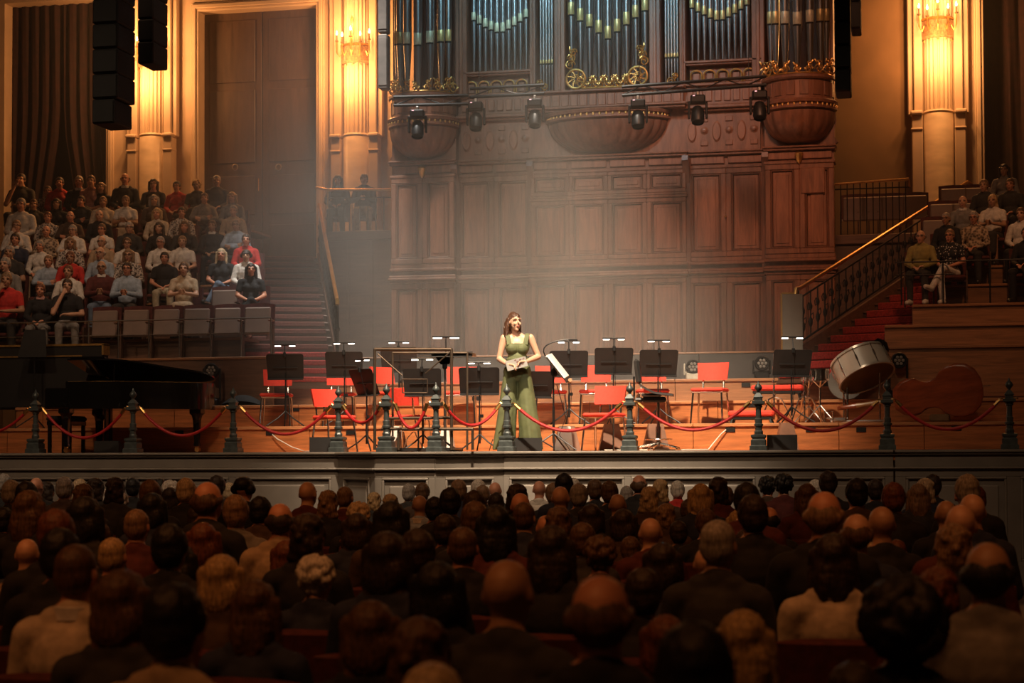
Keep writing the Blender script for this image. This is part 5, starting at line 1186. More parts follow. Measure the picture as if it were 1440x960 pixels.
# head x, head y, pose, hair, hair colour, top, bottom, extras
G = [(28, 253, 'm_chin', 'short', 'dark brown', 'dark grey', 'black', ''), (71, 258, 'f_lap', 'short', 'dark brown', 'red', 'black', ''), (104, 256, 'm_lap', 'short', 'grey', 'black', 'black', 'c'), (127, 255, 'f_lap_s', 'short', 'brown', 'pink', 'black', ''), (141, 264, 'f_lap_s', 'bob', 'tan', 'black', 'black', ''),
     (175, 252, 'm_lap', 'fringe', 'brown', 'black', 'black', 'c'), (215, 259, 'f_lap', 'bob', 'dark brown', 'black', 'black', 'gp'), (248, 265, 'f_lap', 'short', 'dark brown', 'red', 'dark grey', 'g'), (265, 261, 'f_lap_s', 'curly', 'blond', 'black', 'black', ''), (295, 255, 'm_lap', 'short', 'grey', 'dark grey', 'dark grey', ''), (326, 283, 'f_lap', 'bob', 'blond', 'grey', 'dark grey', ''),
     (28, 288, 'm_lap', 'short', 'grey', 'white', 'dark grey', ''), (66, 290, 'f_lap', 'short', 'brown', 'patterned', 'black', ''), (113, 283, 'm_cross', 'short', 'dark brown', 'dark grey', 'black', ''), (176, 287, 'f_clasp', 'short', 'tan', 'white', 'beige', ''), (216, 294, 'f_lap', 'bob', 'grey', 'brown', 'black', ''), (255, 300, 'm_lap', 'short', 'dark brown', 'patterned', 'black', ''), (287, 288, 'm_cross', 'short', 'brown', 'grey', 'dark grey', ''), (328, 300, 'm_lap', 'short', 'grey', 'beige', 'dark grey', ''), (144, 296, 'f_lap', 'short', 'tan', 'cream', 'beige', ''),
     (78, 308, 'f_lap', 'bob', 'black', 'black', 'black', ''), (46, 309, 'm_lap', 'short', 'brown', 'dark grey', 'black', ''), (98, 306, 'm_cross', 'fringe', 'grey', 'brown', 'black', ''), (22, 318, 'f_chin', 'short', 'tan', 'white', 'beige', 'g'), (139, 308, 'm_lap', 'fringe', 'grey', 'black', 'dark grey', ''), (220, 312, 'f_lap', 'bob', 'blond', 'cream', 'beige', ''),
     (181, 320, 'm_lap', 'short', 'grey', 'dark grey', 'dark grey', 'g'), (223, 325, 'f_lap', 'long', 'dark brown', 'black', 'black', ''), (259, 321, 'f_lap', 'long', 'brown', 'dark grey', 'black', ''), (298, 325, 'f_lap', 'short', 'brown', 'black', 'black', 'c'), (332, 320, 'm_cross', 'short', 'tan', 'light blue', 'dark grey', 'g'), (142, 323, 'f_lap_s', 'short', 'brown', 'white', 'khaki', 'g'), (101, 325, 'm_cross', 'short', 'grey', 'white', 'khaki', 'g'), (66, 315, 'f_lap', 'short', 'auburn', 'patterned', 'black', ''),
     (20, 337, 'm_lap', 'short', 'dark brown', 'navy', 'black', 'c'), (64, 337, 'm_lap', 'fringe', 'brown', 'plaid', 'dark grey', ''), (98, 342, 'f_lap', 'bob', 'tan', 'patterned', 'beige', ''), (142, 340, 'm_lap', 'fringe', 'grey', 'beige', 'khaki', 'g'), (178, 344, 'f_lap_s', 'short', 'brown', 'white', 'black', 'g'), (225, 348, 'm_lap', 'short', 'grey', 'white', 'dark grey', 'g'), (256, 352, 'm_lap_s', 'short', 'tan', 'white', 'khaki', ''), (346, 345, 'm_lap', 'short', 'dark brown', 'red', 'denim', ''),
     (12, 355, 'm_chin', 'short', 'grey', 'dark grey', 'black', ''), (55, 358, 'f_lap', 'short', 'grey', 'white', 'beige', ''), (98, 362, 'f_lap', 'short', 'auburn', 'red', 'black', ''), (140, 356, 'm_lap', 'fringe', 'white', 'light blue', 'dark grey', 'g'), (180, 359, 'f_lap', 'bob', 'tan', 'patterned', 'black', 'g'), (311, 358, 'f_lap_s', 'long', 'fair', 'black', 'denim', ''), (346, 366, 'm_lap', 'cap', 'dark brown', 'white', 'denim', ''),
     (67, 371, 'm_cross', 'short', 'tan', 'light blue', 'dark grey', ''), (6, 372, 'm_lap', 'short', 'grey', 'grey', 'dark grey', ''), (142, 376, 'm_clasp', 'bald', 'grey', 'maroon', 'denim', 'gc'), (178, 378, 'm_clasp', 'short', 'dark brown', 'light blue', 'dark grey', 'g'), (231, 370, 'm_lap_s', 'short', 'black', 'black', 'khaki', ''), (258, 378, 'f_clasp', 'short', 'brown', 'beige', 'beige', ''), (353, 379, 'f_lap_s', 'long', 'black', 'black', 'black', 'w'), (95, 382, 'f_lap', 'short', 'auburn', 'white', 'black', ''),
     (8, 394, 'm_chin', 'short', 'tan', 'red', 'dark grey', ''), (56, 408, 'f_lap', 'short', 'auburn', 'black', 'grey', 'k'), (94, 402, 'm_chin', 'short', 'dark brown', 'black', 'grey', '')]
used = {}; labels = {}
RED_SEAT = 'maroon theatre seat under a spectator in the '
for i, (hx, hy, pk, hr, hc, tp, bt, ex) in enumerate(sorted(G, key=lambda q: -q[1])):
    best = None
    for rr_ in range(8):
        if (rr_ == 0) != (hy > 388): continue
        x = XY(hx, row_y(rr_)); gap = min([abs(x - q) for q in used.get(rr_, [])] + [9])
        cost = abs(GHY[rr_] - hy) + max(0, (.43 if hy > 270 else .34) - gap) * 190 + max(0, (ZY(hx, hy, row_y(rr_)) - row_z(rr_)) / HZ - 1.06) * 400
        if best is None or cost < best[0]: best = (cost, rr_)
    r = best[1]
    y = row_y(r) + .02; x = XY(hx, y)
    for q in used.get(r, []):
        if abs(x - q) < .38: x += max(-.16, min(.16, math.copysign(.38 - abs(x - q), x - q)))
    used.setdefault(r, []).append(x)
    c = UY(hx, hy, y - .02); sc_ = min(1.12, max(.86, (c.z - row_z(r)) / HZ)); dz = 0
    rz = R(rnd(4, 26)); bt_ = bt
    lab = 'person, {}, {} top, {} row of gallery above piano'.format(STYLE[hr].format(hc), tp, ORD[r])
    person((x, y, row_z(r) + max(-.02, min(.18, (c.z - row_z(r)) - HZ * sc_))), rz, pk, hr, hc, tp, bt, lab, sc_, (1, 0, 2, 0, 1)[i % 5] if i != 200 else 3, 'g' in ex, 'white' if 'c' in ex else 'pink' if 'k' in ex or 'p' in ex else None, SHOEW if 'w' in ex else SHOE, 'audience in the gallery above the piano')
    seat((x, y + .0, row_z(r)), R(0), False, 'maroon seat under {} top person, {}, {} row above piano'.format(tp, STYLE[hr].format(hc), ORD[r]), 'occupied gallery seats above the piano', False)
for px, nth_ in zip((144, 188, 231, 274, 317, 360), ('sixth', 'fifth', 'fourth', 'third', 'second', 'first')):
    seat((XY(px, row_y(0) + .02), row_y(0) + .02, row_z(0)), R(4), True, 'empty tipped-up maroon seat behind the thin rail, ' + nth_ + ' from the stairs', 'empty tipped-up seats in the front row', True, 1.0)
seat((XY(313, row_y(1) + .02), row_y(1) + .02, row_z(1)), R(4), True, 'single empty tipped-up seat in the second row between spectators', 'empty gallery seats')
t = thing('gallery_rail', 'thin steel rail on slim posts before the empty tipped-up seats', 'railing', (0, row_y(0) - .36, row_z(0)))
zr = ZY(260, 449, row_y(0) - .36) - row_z(0); xr0, xr1 = XY(-20, row_y(0) - .36), XY(381, row_y(0) - .36)
ob('top_rail', MB().tube([(xr0, 0, zr), (xr1, 0, zr)], .012, 6), STEEL, t); ob('lower_rail', MB().tube([(xr0, 0, zr * .62), (xr1, 0, zr * .62)], .007, 6), STEEL, t)
for px in (40, 124, 166, 209, 252, 296, 339, 381): ob('rail_post', MB().tube([(XY(px, row_y(0) - .36), 0, 0), (XY(px, row_y(0) - .36), 0, zr)], .010, 6), STEEL, t)
# ------------------------------------------------------------------ gallery behind the double bass
G2 = [(1298, 336, 2, 'm_lap', 'fringe', 'grey', 'olive', 'dark grey', 'g', 'man', 'white'), (1339, 337, 2, 'f_lap_s', 'short', 'tan', 'polka-dot', 'white', 'g', '', 'white'), (1334, 315, 3, 'm_lap', 'crop', 'grey', 'black', 'black', 'g', '', ''), (1358, 308, 3, 'm_lap', 'bald', 'grey', 'grey', 'dark grey', 'c', '', ''),
      (1373, 317, 3, 'm_lap', 'short', 'grey', 'plaid', 'dark grey', 'g', '', ''), (1400, 313, 3, 'f_clasp', 'wavy', 'blond', 'white', 'dark grey', '', '', ''), (1388, 287, 4, 'm_lap', 'short', 'tan', 'dark grey', 'black', '', '', ''), (1425, 270, 5, 'm_lap', 'short', 'brown', 'dark grey', 'black', '', '', ''), (1417, 289, 4, 'f_lap', 'long', 'black', 'grey', 'black', '', '', ''), (1440, 301, 3, 'm_lap', 'short', 'brown', 'white', 'black', '', '', ''), (1447, 345, 2, 'm_lap', 'short', 'dark brown', 'black', 'black', '', '', '')]
u2 = {}
for i, (hx, hy, r, pk, hr, hc, tp, bt, ex, _, sh) in enumerate(G2):
    x = XY(hx, row_y(r))
    while any(abs(x - q) < .38 for q in u2.get(r, [])) and r < 7: r += 1; x = XY(hx, row_y(r))
    u2.setdefault(r, []).append(x); y = row_y(r) + .02
    c = UY(hx, hy, y - .02); sc_ = min(1.1, max(.84, (c.z - row_z(r)) / HZ))
    lab = 'person, {}, {} top, in gallery behind double bass'.format(STYLE[hr].format(hc), tp)
    person((x, y, row_z(r)), R(rnd(-22, -8)), pk, hr, hc, tp, bt, lab, sc_, i % 3, 'g' in ex, 'white' if 'c' in ex else None, SHOEW if sh else SHOE, 'audience in the gallery behind the double bass')
    seat((x, y, row_z(r)), 0, False, 'maroon seat under {} top person, {}, behind double bass'.format(tp, STYLE[hr].format(hc)), 'occupied seats behind the double bass', False)
for r_, pxs in ((4, (1320, 1352)), (5, (1330, 1360, 1395)), (6, (1345, 1380))):
    for q_, px in enumerate(pxs): seat((XY(px, row_y(r_) + .02), row_y(r_) + .02, row_z(r_)), 0, True, 'empty maroon seat behind double bass, {} row, {} from the stairs'.format(ORD[r_], ('first', 'second', 'third')[q_]), 'empty shadowed gallery seats', False)
for px, nth_ in zip((1205, 1230, 1258, 1290), ('first', 'second', 'third', 'fourth')): seat((XY(px, 31.2), 31.2, RZT), 0, True, 'empty dark seat behind the brass landing rail, {} from the organ'.format(nth_), 'empty seats on the landing', False)
yq = row_y(2) - .36
t = thing('gallery_rail', 'thin dark rail before the couple with the polka-dot top', 'railing', (0, yq, row_z(2)))
xa, xb = XY(1262, yq), XY(1460, yq); zr = ZY(1340, 367, yq) - row_z(2)
ob('top_rail', MB().tube([(xa, 0, zr), (xb, 0, zr)], .012, 6), BLACK, t); ob('mid_rail', MB().tube([(xa, 0, zr * .7), (XY(1345, yq), 0, zr * .7)], .008, 6), BLACK, t)
for px in (1270, 1329, 1395, 1450): ob('rail_post', MB().tube([(XY(px, yq), 0, 0), (XY(px, yq), 0, zr)], .013, 6), BLACK, t)
# couple on the landing
for hx, hy, pk, hr, hc, tp, bt, l in ((475, 262, 'f_lap', 'long', 'dark brown', 'black', 'black', 'person with long dark hair in black behind the brass landing rail'), (512, 261, 'm_clasp', 'short', 'black', 'navy', 'khaki', 'person in dark jacket and pale trousers behind the brass landing rail')):
    y = 30.5; c = UY(hx, hy, y); person((c.x, y, LZ - .01), R(12), pk, hr, hc, tp, bt, l, min(1.05, (c.z - LZ) / HZ) if (c.z - LZ) / HZ > .8 else .85, 0)
    seat((c.x, y, LZ - .01), R(8), False, 'dark theatre seat under the landing spectator with ' + ('long hair' if hx < 500 else 'pale trousers'), 'seats on the organ landing', False, .85)
# ------------------------------------------------------------------ stalls audience (seen from behind)
S = []
def crop_(x0, rows):
    for cx, cy, w, st, col, *tp in rows: S.append((x0 + cx / 2.6667, 600 + cy / 2.6667, w / 2.6667, st, col, tp[0] if tp else None))
crop_(0, [(20, 175, 52, 'short', 'grey'), (48, 198, 70, 'short', 'grey'), (105, 202, 85, 'short', 'black'), (138, 190, 50, 'bald', 'grey'), (115, 235, 130, 'long', 'brown'), (245, 186, 66, 'short', 'grey'), (300, 190, 56, 'wavy', 'fair'), (362, 185, 75, 'wavy', 'dark brown'), (435, 182, 80, 'wavy', 'dark brown'), (385, 226, 66, 'wavy', 'white'), (450, 240, 85, 'curly', 'white'),
 (565, 196, 80, 'short', 'brown'), (605, 193, 56, 'short', 'black'), (642, 196, 56, 'curly', 'white'), (700, 190, 75, 'short', 'fair'), (815, 180, 66, 'short', 'dark brown'), (782, 205, 105, 'fringe', 'brown'), (862, 208, 56, 'short', 'fair'), (917, 185, 75, 'cap', 'black'), (575, 245, 110, 'bob', 'black'), (640, 225, 80, 'bob', 'dark brown'),
 (315, 206, 90, 'wavy', 'brown'), (325, 258, 135, 'bob', 'black'), (215, 305, 135, 'short', 'auburn'), (515, 306, 122, 'crop', 'tan', 'maroon'), (375, 352, 120, 'short', 'brown'), (765, 356, 150, 'bob', 'auburn'), (885, 252, 120, 'short', 'tan', 'grey'), (980, 258, 88, 'short', 'black'), (1052, 285, 130, 'fringe', 'dark brown', 'beige'), (1155, 205, 75, 'bald', 'grey'), (1232, 230, 95, 'wavy', 'tan'), (1160, 312, 175, 'wavy', 'dark brown'),
 (40, 406, 90, 'crop', 'auburn'), (105, 418, 122, 'bald', 'grey'), (235, 376, 150, 'short', 'black'), (292, 436, 185, 'crop', 'brown', 'cream'), (425, 412, 135, 'crop', 'blond'), (640, 360, 140, 'short', 'black'), (745, 292, 105, 'short', 'dark brown'), (680, 436, 160, 'bob', 'black'), (465, 530, 240, 'bob', 'brown'), (835, 475, 215, 'bob', 'blond'), (1080, 420, 170, 'bob', 'auburn'), (1190, 470, 215, 'curly', 'white'), (665, 580, 225, 'short', 'black', 'beige'), (965, 572, 250, 'long', 'brown'), (25, 580, 130, 'crop', 'tan'), (445, 270, 60, 'short', 'tan'), (20, 300, 90, 'short', 'black'), (75, 345, 110, 'short', 'dark brown'), (1215, 296, 80, 'wavy', 'brown'), (500, 190, 60, 'short', 'black'), (180, 200, 60, 'wavy', 'dark brown')])
crop_(480, [(15, 222, 70, 'crop', 'tan'), (255, 212, 56, 'short', 'grey'), (305, 208, 60, 'short', 'brown'), (440, 195, 65, 'short', 'tan'), (515, 195, 60, 'short', 'white'), (576, 207, 52, 'bald', 'grey'), (530, 216, 60, 'crop', 'tan'), (408, 225, 85, 'short', 'black'), (660, 205, 95, 'wavy', 'dark brown'), (742, 202, 52, 'bald', 'grey', 'white'), (835, 172, 52, 'short', 'black'), (868, 190, 60, 'short', 'white'), (795, 208, 66, 'short', 'tan'), (822, 222, 72, 'bald', 'grey'), (890, 210, 72, 'short', 'grey'), (950, 195, 56, 'short', 'brown'), (1005, 200, 72, 'short', 'brown'), (1035, 250, 75, 'bald', 'grey'), (1070, 220, 60, 'short', 'grey'), (1117, 180, 62, 'fringe', 'brown'), (1195, 190, 78, 'wavy', 'blond'), (1155, 216, 92, 'wavy', 'fair'), (1260, 200, 56, 'short', 'white', 'red'),
 (125, 240, 52, 'wavy', 'blond'), (185, 245, 80, 'wavy', 'blond'), (65, 275, 112, 'curly', 'fair'), (190, 275, 138, 'bob', 'black'), (295, 256, 64, 'bald', 'grey', 'light blue'), (350, 260, 85, 'short', 'black'), (410, 265, 62, 'bob', 'blond'), (500, 236, 88, 'short', 'dark brown'), (580, 245, 70, 'short', 'dark brown'), (672, 247, 75, 'bald', 'grey'), (390, 325, 120, 'short', 'dark brown'), (500, 276, 110, 'short', 'brown'), (578, 290, 150, 'long', 'black'), (685, 280, 105, 'crop', 'brown'), (815, 290, 128, 'wavy', 'brown'), (765, 330, 100, 'bald', 'grey'), (937, 286, 105, 'bob', 'dark brown'), (1060, 305, 112, 'bob', 'dark brown'), (905, 356, 96, 'short', 'brown'), (1150, 308, 66, 'bald', 'grey'), (1157, 340, 118, 'bald', 'grey'), (1215, 280, 98, 'wavy', 'tan'), (60, 320, 130, 'bob', 'dark brown'), (35, 388, 100, 'wavy', 'auburn'), (178, 388, 185, 'bob', 'dark brown'), (285, 378, 140, 'short', 'dark brown'), (456, 372, 160, 'crop', 'brown'), (790, 366, 180, 'long', 'dark brown'), (970, 400, 158, 'curly', 'brown'), (1082, 408, 100, 'short', 'brown'), (1205, 430, 158, 'bob', 'dark brown'), (1262, 350, 100, 'short', 'dark brown'), (625, 495, 192, 'bald', 'grey', 'dark grey'), (365, 500, 230, 'bob', 'black'), (970, 552, 232, 'fringe', 'brown'), (1130, 525, 200, 'short', 'dark brown'), (1215, 700, 225, 'bob', 'auburn'), (300, 690, 220, 'wavy', 'brown'), (115, 645, 262, 'bob', 'brown'), (340, 874, 330, 'crop', 'fair'), (1190, 590, 130, 'short', 'black')])
crop_(960, [(65, 210, 98, 'bob', 'blond'), (130, 180, 95, 'wavy', 'dark brown'), (160, 220, 66, 'short', 'brown'), (240, 206, 108, 'short', 'black'), (318, 180, 75, 'curly', 'black'), (376, 170, 56, 'curly', 'black'), (545, 163, 66, 'short', 'dark brown'), (465, 210, 90, 'long', 'brown'), (495, 196, 60, 'short', 'white'), (530, 240, 130, 'fringe', 'tan'), (650, 190, 85, 'short', 'black'), (722, 195, 70, 'short', 'dark brown'), (790, 206, 90, 'short', 'auburn'), (880, 210, 88, 'long', 'tan'), (905, 186, 82, 'wavy', 'fair'), (937, 176, 66, 'short', 'dark brown'), (1065, 175, 88, 'short', 'grey'), (1060, 208, 80, 'bald', 'grey'), (1098, 220, 78, 'short', 'auburn'), (1082, 250, 92, 'bald', 'grey'), (985, 275, 95, 'bald', 'grey'), (1040, 290, 128, 'bald', 'grey'), (20, 270, 66, 'short', 'brown'), (85, 305, 100, 'short', 'brown'), (205, 310, 95, 'long', 'blond'), (322, 300, 90, 'fringe', 'black'), (260, 250, 108, 'short', 'dark brown'), (132, 345, 152, 'crop', 'grey'), (86, 450, 132, 'bald', 'grey'), (240, 380, 128, 'long', 'dark brown', 'beige'), (650, 325, 138, 'fringe', 'brown'), (742, 297, 115, 'bald', 'grey'), (560, 395, 188, 'long', 'dark brown', 'cream'), (690, 422, 125, 'wavy', 'fair'), (1005, 350, 182, 'wavy', 'tan'), (945, 510, 195, 'wavy', 'auburn'), (1140, 430, 208, 'fringe', 'black', 'grey'), (820, 540, 390, 'afro', 'black'), (225, 680, 256, 'long', 'blond'), (640, 872, 280, 'short', 'dark brown'), (40, 720, 200, 'short', 'black'), (800, 420, 110, 'crop', 'auburn')])
WM = {'short': .17, 'crop': .158, 'fringe': .168, 'bald': .156, 'bob': .205, 'long': .205, 'curly': .225, 'afro': .31, 'bun': .17, 'wavy': .205, 'cap': .182}
TOPZ = {'short': .128, 'crop': .122, 'fringe': .113, 'bald': .113, 'bob': .128, 'long': .128, 'curly': .145, 'afro': .185, 'bun': .13, 'wavy': .14, 'cap': .125}
ROW0, DR = 19.6, .80
su = {}; NTH = ['front', 'second', 'third', 'fourth', 'fifth', 'sixth', 'seventh', 'eighth', 'ninth', 'tenth', 'eleventh', 'twelfth', 'thirteenth', 'fourteenth', 'fifteenth', 'sixteenth', 'seventeenth', 'eighteenth', 'nineteenth', 'twentieth', 'next-to-last', 'last', 'last']
S.sort(key=lambda q: -q[2]); DARK = ['black', 'navy', 'black', 'black', 'brown', 'maroon', 'dark grey', 'black']
for i, (px, py, w, st, col, tp) in enumerate(S):
    d = F * WM[st] / w; u = (px - 720) / F; y = d * (math.cos(TH) + u * math.sin(TH)); k0 = (ROW0 - y) / DR
    best = None
    for k in range(0, 21):
        y = ROW0 - DR * k; x = XY(px, y); gap = min([abs(x - q) for q in su.get(k, [])] + [9])
        zt = ZY(px, py, y); s_ = zt / (HZ + TOPZ[st])
        cost = abs(math.log(y / (ROW0 - DR * k0))) * 12 + max(0, .50 - gap) * 22 + (max(0, .86 - s_) + max(0, s_ - 1.1)) * 30
        if best is None or cost < best[0]: best = (cost, k)
    k = best[1]; y = ROW0 - DR * k; x = XY(px, y)
    su.setdefault(k, []).append(x)
    zt = ZY(px, py, y); s_ = zt / (HZ + TOPZ[st]); fem = st in ('bob', 'long', 'wavy', 'curly', 'bun')
    top = tp or DARK[(i * 5) % 8]
    lab = 'person, {}, {} top, {} stalls row from stage'.format(STYLE[st].format(col), top, NTH[k])
    s2 = min(1.22, max(.80, s_)); x = XY(px, y)
    person((x, y, zt - s2 * (HZ + TOPZ[st]) if abs(s2 - s_) > 1e-6 else 0), math.pi + R(rnd(-6, 16)), 'f_lap' if fem else 'm_lap', st, col, top, 'black', lab, s2, (1, 0, 2, 1)[i % 4], False, 'white' if top in ('white', 'light blue', 'cream') else None, SHOE, 'audience in the stalls', full=True)
    seat((x, y, 0), math.pi, False, 'maroon seat under {} person, {} stalls row from stage'.format(STYLE[st].format(col), NTH[k]), 'stalls seats', False)

# look-alikes that share a label get the neighbour that sets them apart
PEOPLE = [o for o in COL.objects if o.get('category') in ('person', 'seat') and o.get('label')]
for _ in range(1):
    by = {}
    for o in PEOPLE: by.setdefault(o['label'], []).append(o)
    for lab, os_ in by.items():
        if len(os_) < 2: continue
        for o in os_:
            if o['category'] == 'seat': base = [p for p in PEOPLE if p['category'] == 'person' and abs(p.location.y - o.location.y) < .1 and abs(p.location.x - o.location.x) > .2]
            else: base = [p for p in PEOPLE if p['category'] == 'person' and p is not o and abs(p.location.y - o.location.y) < .1]
            if not base: continue
            nb = min(base, key=lambda p: abs(p.location.x - o.location.x))['label'].split(', ')
            nl = lab.replace(' of gallery above piano', ' above piano').replace(' row from stage', ' row') + ', beside ' + nb[1]
            if len(nl.split()) <= 16: o['label'] = nl
# ------------------------------------------------------------------ the singer
sg = thing('person', 'singer in green square-neck jumpsuit holding a grey card at the stage edge', 'person', (XY(728, 22.0), 22.0, ZS), R(13))
HP = Vector((-.03, -.015, 1.60)); HR = Matrix.Rotation(R(24), 3, 'Z') @ Matrix.Rotation(R(-6), 3, 'X')
def hp(p):
    # seated-figure head shapes carried over to the standing singer
    tr = lambda q: HP + HR @ (Vector(q) - Vector((0, 0, HZ)))
    if p[0] == 'c': return ('c', tr(p[1]), tr(p[2]), p[3], p[4])
    return ('e', tr(p[1]), p[2], HR)
def tmb(mb): mb.v = [tuple(HP + HR @ (Vector(v) - Vector((0, 0, HZ)))) for v in mb.v]; return mb
SHL, SHR = Vector((-.165, .02, 1.405)), Vector((.165, .02, 1.41)); ELL_, ELR = Vector((-.225, .035, 1.15)), Vector((.265, .045, 1.175)); WRL, WRR = Vector((-.115, -.205, 1.065)), Vector((.10, -.22, 1.10))
arms = [('c', SHL, SHL.lerp(ELL_, .4), .048, .043), ('c', SHL.lerp(ELL_, .4), ELL_, .043, .034), ('c', ELL_, ELL_.lerp(WRL, .35), .035, .036), ('c', ELL_.lerp(WRL, .35), WRL, .036, .023), ('c', SHR, SHR.lerp(ELR, .4), .048, .043), ('c', SHR.lerp(ELR, .4), ELR, .043, .034), ('c', ELR, ELR.lerp(WRR, .35), .035, .036), ('c', ELR.lerp(WRR, .35), WRR, .036, .023)]
hands = hand(WRL, (.75, -.45, -.15), -1, (.2, .4, 1), .55, .95) + hand(WRR, (-.8, -.35, -.1), 1, (-.2, .4, 1), .55, .95)
tor = [('e', (0, .01, 1.30), (.145, .095, .14)), ('e', (-.062, -.055, 1.275), (.066, .062, .066)), ('e', (.062, -.055, 1.275), (.066, .062, .066)), ('e', (0, .0, 1.14), (.118, .088, .12)), ('e', (0, .01, .98), (.168, .115, .14)), ('c', (-.13, .02, 1.40), (.13, .02, 1.405), .042, .042)]
nk = [('c', (0, .02, 1.40), HP + Vector((0, .02, -.07)), .052, .046), ('c', (-.10, .02, 1.40), (-.02, .02, 1.46), .036, .03), ('c', (.10, .02, 1.40), (.02, .02, 1.46), .036, .03)]
lgs = []
for s_ in (-1, 1): lgs += [('c', (s_ * .085, .01, .95), (s_ * .11, .0, .52), .080, .055), ('c', (s_ * .11, .0, .52), (s_ * .125, .02, .10), .05, .035)]
fts = [[('c', (s_ * .125, .0, .06), (s_ * .135, -.16, .03), .034, .028), ('c', (s_ * .125, .02, .05), (s_ * .125, .02, .12), .034, .035)] for s_ in (-1, 1)]
bd = fuse([hp(p) for p in HEADP] + tor + nk + arms + hands + lgs + [q for f in fts for q in f], 0, .0062, 2, name='singer_body')
fd = [(k, tmb(m_)) for k, m_ in face_details()]
fd.append((3, tmb(MB().ell((0, -.0945, HZ - .065), (.017, .007, .009), 8))))
ob('body', add_islands(bd, fd), [mat('skin_singer', (.64, .37, .25), .45, var=.04, scale=9), EYE, hmat('dark brown'), mat('red_lips', (.40, .12, .10), .45)], sg)
GREEN = mat('olive_green_fabric', (.125, .142, .062), .75, var=.12, scale=10, bump=.1)
bod = fuse(tor[:5] + [('e', (0, .0, 1.06), (.135, .098, .1))], .010, .0065, 2, .0025, 22, name='bodice')
# square neckline: drop what rises above the bust line
keep = [p for p in bod.polygons if p.center.z < 1.335 + (.0 if p.center.y < 0 else .05)]
ids = sorted({i for p in keep for i in p.vertices}); rm = {v: k for k, v in enumerate(ids)}
b2 = bpy.data.meshes.new('bodice'); b2.from_pydata([tuple(bod.vertices[i].co) for i in ids], [], [tuple(rm[i] for i in p.vertices) for p in keep]); b2.shade_smooth()
ob('bodice', b2, GREEN, sg)
for s_ in (-1, 1):
    def st(u, v, s_=s_):
        a = -1 + 2 * u; y = -.112 + .24 * u; z = 1.325 + .142 * (1 - abs(a) ** 2.2); y = -.108 * math.cos(math.pi * u) * (1 - .15 * math.sin(math.pi * u)) + .01
        return Vector((s_ * (.098 + .030 * math.sin(math.pi * u) + (v - .5) * .056), y, z - .012 * abs(v - .3)))
    ob('strap', MB().grid(st, 12, 3), GREEN, sg)
ob('waistband', MB().lathe([(1.0, 1.155), (1.03, 1.15), (1.03, 1.12), (1.0, 1.115)], 32, (0, 0, 0), Matrix(((.134, 0, 0), (0, .104, 0), (0, 0, 1)))), GREEN, sg)
def leg_solid(s_):
    n, L = 36, 22; vs = []; fs = []
    for i in range(L + 1):
        t = i / L; z = 1.02 - t * 1.0; cx = s_ * (.075 + .10 * t); rx = .088 + .056 * t; ry = .110 + .05 * t; am = .10 * t
        for k in range(n):
            a = 2 * math.pi * k / n; f = 1 + am * (math.cos(5 * a + s_ + 1.5 * t) * .6 + .4 * math.cos(9 * a + 2 * s_)) * .8
            vs.append((cx + rx * f * math.cos(a), .01 + ry * f * math.sin(a), z))
    for i in range(L):
        for k in range(n): fs.append((i * n + k, i * n + (k + 1) % n, (i + 1) * n + (k + 1) % n, (i + 1) * n + k))
    fs.append(tuple(range(n))[::-1]); fs.append(tuple(L * n + k for k in range(n)))
    return ('m', vs, [f[::-1] for f in fs])
tr_ = fuse([('e', (0, .01, 1.00), (.172, .122, .13)), leg_solid(-1), leg_solid(1)], 0, .0085, 2, .002, 20, name='wide_trousers')
ob('wide_trousers', tr_, GREEN, sg)
for f in fts: ob('shoe', fuse(f, .008, .008, 2, name='shoe'), BLACKM, sg)
hh = [('e', (0, .022, H + .045), (.080, .098, .085)), ('e', (0, .05, H + .0), (.078, .066, .09)), ('c', (-.078, .02, H + .03), (-.10, .05, H - .16), .030, .03), ('c', (.07, .03, H + .02), (.085, .06, H - .14), .026, .026), ('c', (-.05, .09, H), (-.085, .085, H - .20), .045, .035), ('c', (0, .10, H), (-.01, .10, H - .21), .05, .036), ('c', (.05, .09, H), (.06, .09, H - .19), .042, .034), ('e', (0, .045, H + .115), (.04, .05, .025))]
random.seed(11)
for k in range(14):
    x_ = -.10 + .19 * k / 13; hh.append(('c', (x_, .09 + rnd(-.02, .02), H - .06), (x_ * 1.15 - .01, .09 + rnd(-.03, .02), H - .20 - rnd(0, .06)), .016, .010))
ob('hair', fuse([hp(p) for p in hh], 0, .0065, 1, .008, 42, name='hair'), mat('hair_chestnut', (.075, .030, .014), .45, var=.35, scale=40, bump=.5, stretch=(3, 3, .5)), sg)
ob('headset_microphone', tmb(MB().tube([(-.08, .0, H), (-.074, -.05, H - .03), (-.058, -.085, H - .055)], .0025, 5).ell((-.052, -.092, H - .06), (.008, .008, .011), 8)), BLACK, sg)
ob('earring', tmb(MB().ell((-.082, -.0, H - .045), (.006, .006, .014), 6)), BRASS, sg)
ob('bracelet', MB().tube([WRR + Vector((.026 * math.cos(q * math.pi / 8) * .3, .026 * math.cos(q * math.pi / 8), .028 * math.sin(q * math.pi / 8))) + (ELR - WRR) * .12 for q in range(17)], .004, 5), BRASS, sg)
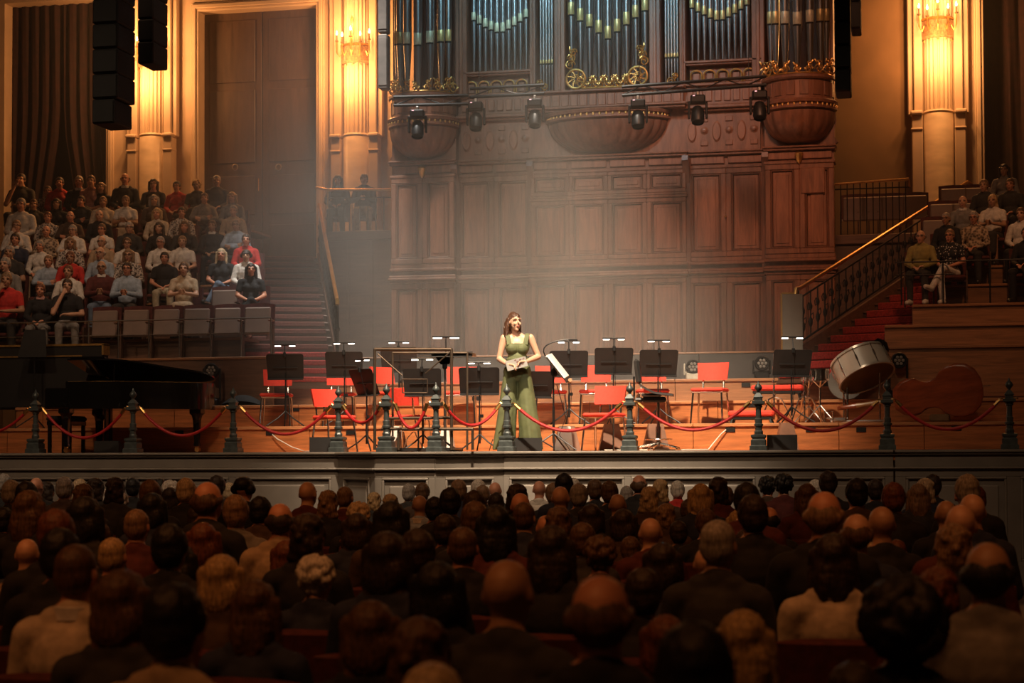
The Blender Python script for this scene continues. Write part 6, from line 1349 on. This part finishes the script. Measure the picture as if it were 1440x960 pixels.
# the card in her hands: a thing of its own
cq = Matrix.Rotation(R(13), 3, 'Z'); cp = sg.location + cq @ Vector((-.012, -.238, 1.075))
cd_ = thing('cue_card', 'grey patterned card held in both hands by the singer', 'card', cp, R(13))
Rc = (Matrix.Rotation(R(-14), 3, 'Y') @ Matrix.Rotation(R(-38), 3, 'X'))
ob('card', MB().box((0, 0, 0), (.26, .006, .165), Rc, .002), mat('grey_card', (.19, .18, .17), .6), cd_)
for x_, z_, r_ in ((.02, .02, .020), (.055, .045, .016), (.03, -.045, .018), (.085, .02, .016), (-.005, .055, .014), (.07, -.03, .015), (.10, .055, .012)):
    ob('printed_spot', MB().lathe([(0, .0042), (r_, .004), (r_, 0)], 12, Rc @ Vector((x_, 0, z_)), Rc @ Matrix(((1, 0, 0), (0, 0, -1), (0, 1, 0)))), mat('card_print', (.10, .035, .03), .6), cd_)
# ------------------------------------------------------------------ haze drifting over the rear of the stage
hz_ = ob('stage_haze', MB().span(-15.5, 2.5, 21.9, 32.2, ZS + .05, 11.8), bpy.data.materials.new('haze'), smooth=0)
tag(hz_, 'thin grey theatrical haze drifting before the organ and gallery', 'haze', kind='stuff')
hm = hz_.data.materials[0]; hm.use_nodes = True; nt = hm.node_tree; nt.nodes.clear()
out_ = nt.nodes.new('ShaderNodeOutputMaterial'); vs_ = nt.nodes.new('ShaderNodeVolumeScatter'); vs_.inputs['Color'].default_value = (.92, .88, .82, 1); vs_.inputs['Anisotropy'].default_value = .0
nt.links.new(vs_.outputs[0], out_.inputs['Volume'])
tc = nt.nodes.new('ShaderNodeTexCoord'); nz = nt.nodes.new('ShaderNodeTexNoise'); nz.inputs['Scale'].default_value = .42; nz.inputs['Detail'].default_value = 3.0; nz.inputs['Distortion'].default_value = .4
nt.links.new(tc.outputs['Object'], nz.inputs['Vector'])
def M_(op, a, b=None, c=None):
    n = nt.nodes.new('ShaderNodeMath'); n.operation = op
    for i, q in enumerate((a, b, c)):
        if q is None: continue
        if isinstance(q, (int, float)): n.inputs[i].default_value = q
        else: nt.links.new(q, n.inputs[i])
    return n.outputs[0]
nf = nt.nodes.new('ShaderNodeMapRange'); nf.inputs['From Min'].default_value = .36; nf.inputs['From Max'].default_value = .68; nt.links.new(nz.outputs['Fac'], nf.inputs['Value'])
tot = None
for cx, cy, cz_, rx, k in ((-8.7, 26.6, 4.0, 3.4, .11), (-5.3, 26.4, 3.8, 3.2, .16), (-10.5, 28.0, 6.6, 3.2, .06), (-6.4, 26.6, 6.0, 2.6, .08), (-3.0, 26.6, 3.0, 2.4, .09)):
    vd = nt.nodes.new('ShaderNodeVectorMath'); vd.operation = 'DISTANCE'; vd.inputs[1].default_value = (cx, cy, cz_); nt.links.new(tc.outputs['Object'], vd.inputs[0])
    mr = nt.nodes.new('ShaderNodeMapRange'); mr.interpolation_type = 'SMOOTHSTEP'; mr.inputs['From Min'].default_value = rx; mr.inputs['From Max'].default_value = rx * .15; mr.inputs['To Max'].default_value = k; nt.links.new(vd.outputs['Value'], mr.inputs['Value'])
    tot = mr.outputs[0] if tot is None else M_('ADD', tot, mr.outputs[0])
dn = M_('MULTIPLY_ADD', tot, M_('MULTIPLY_ADD', nf.outputs[0], .9, .3), .006)
nt.links.new(dn, vs_.inputs['Density'])
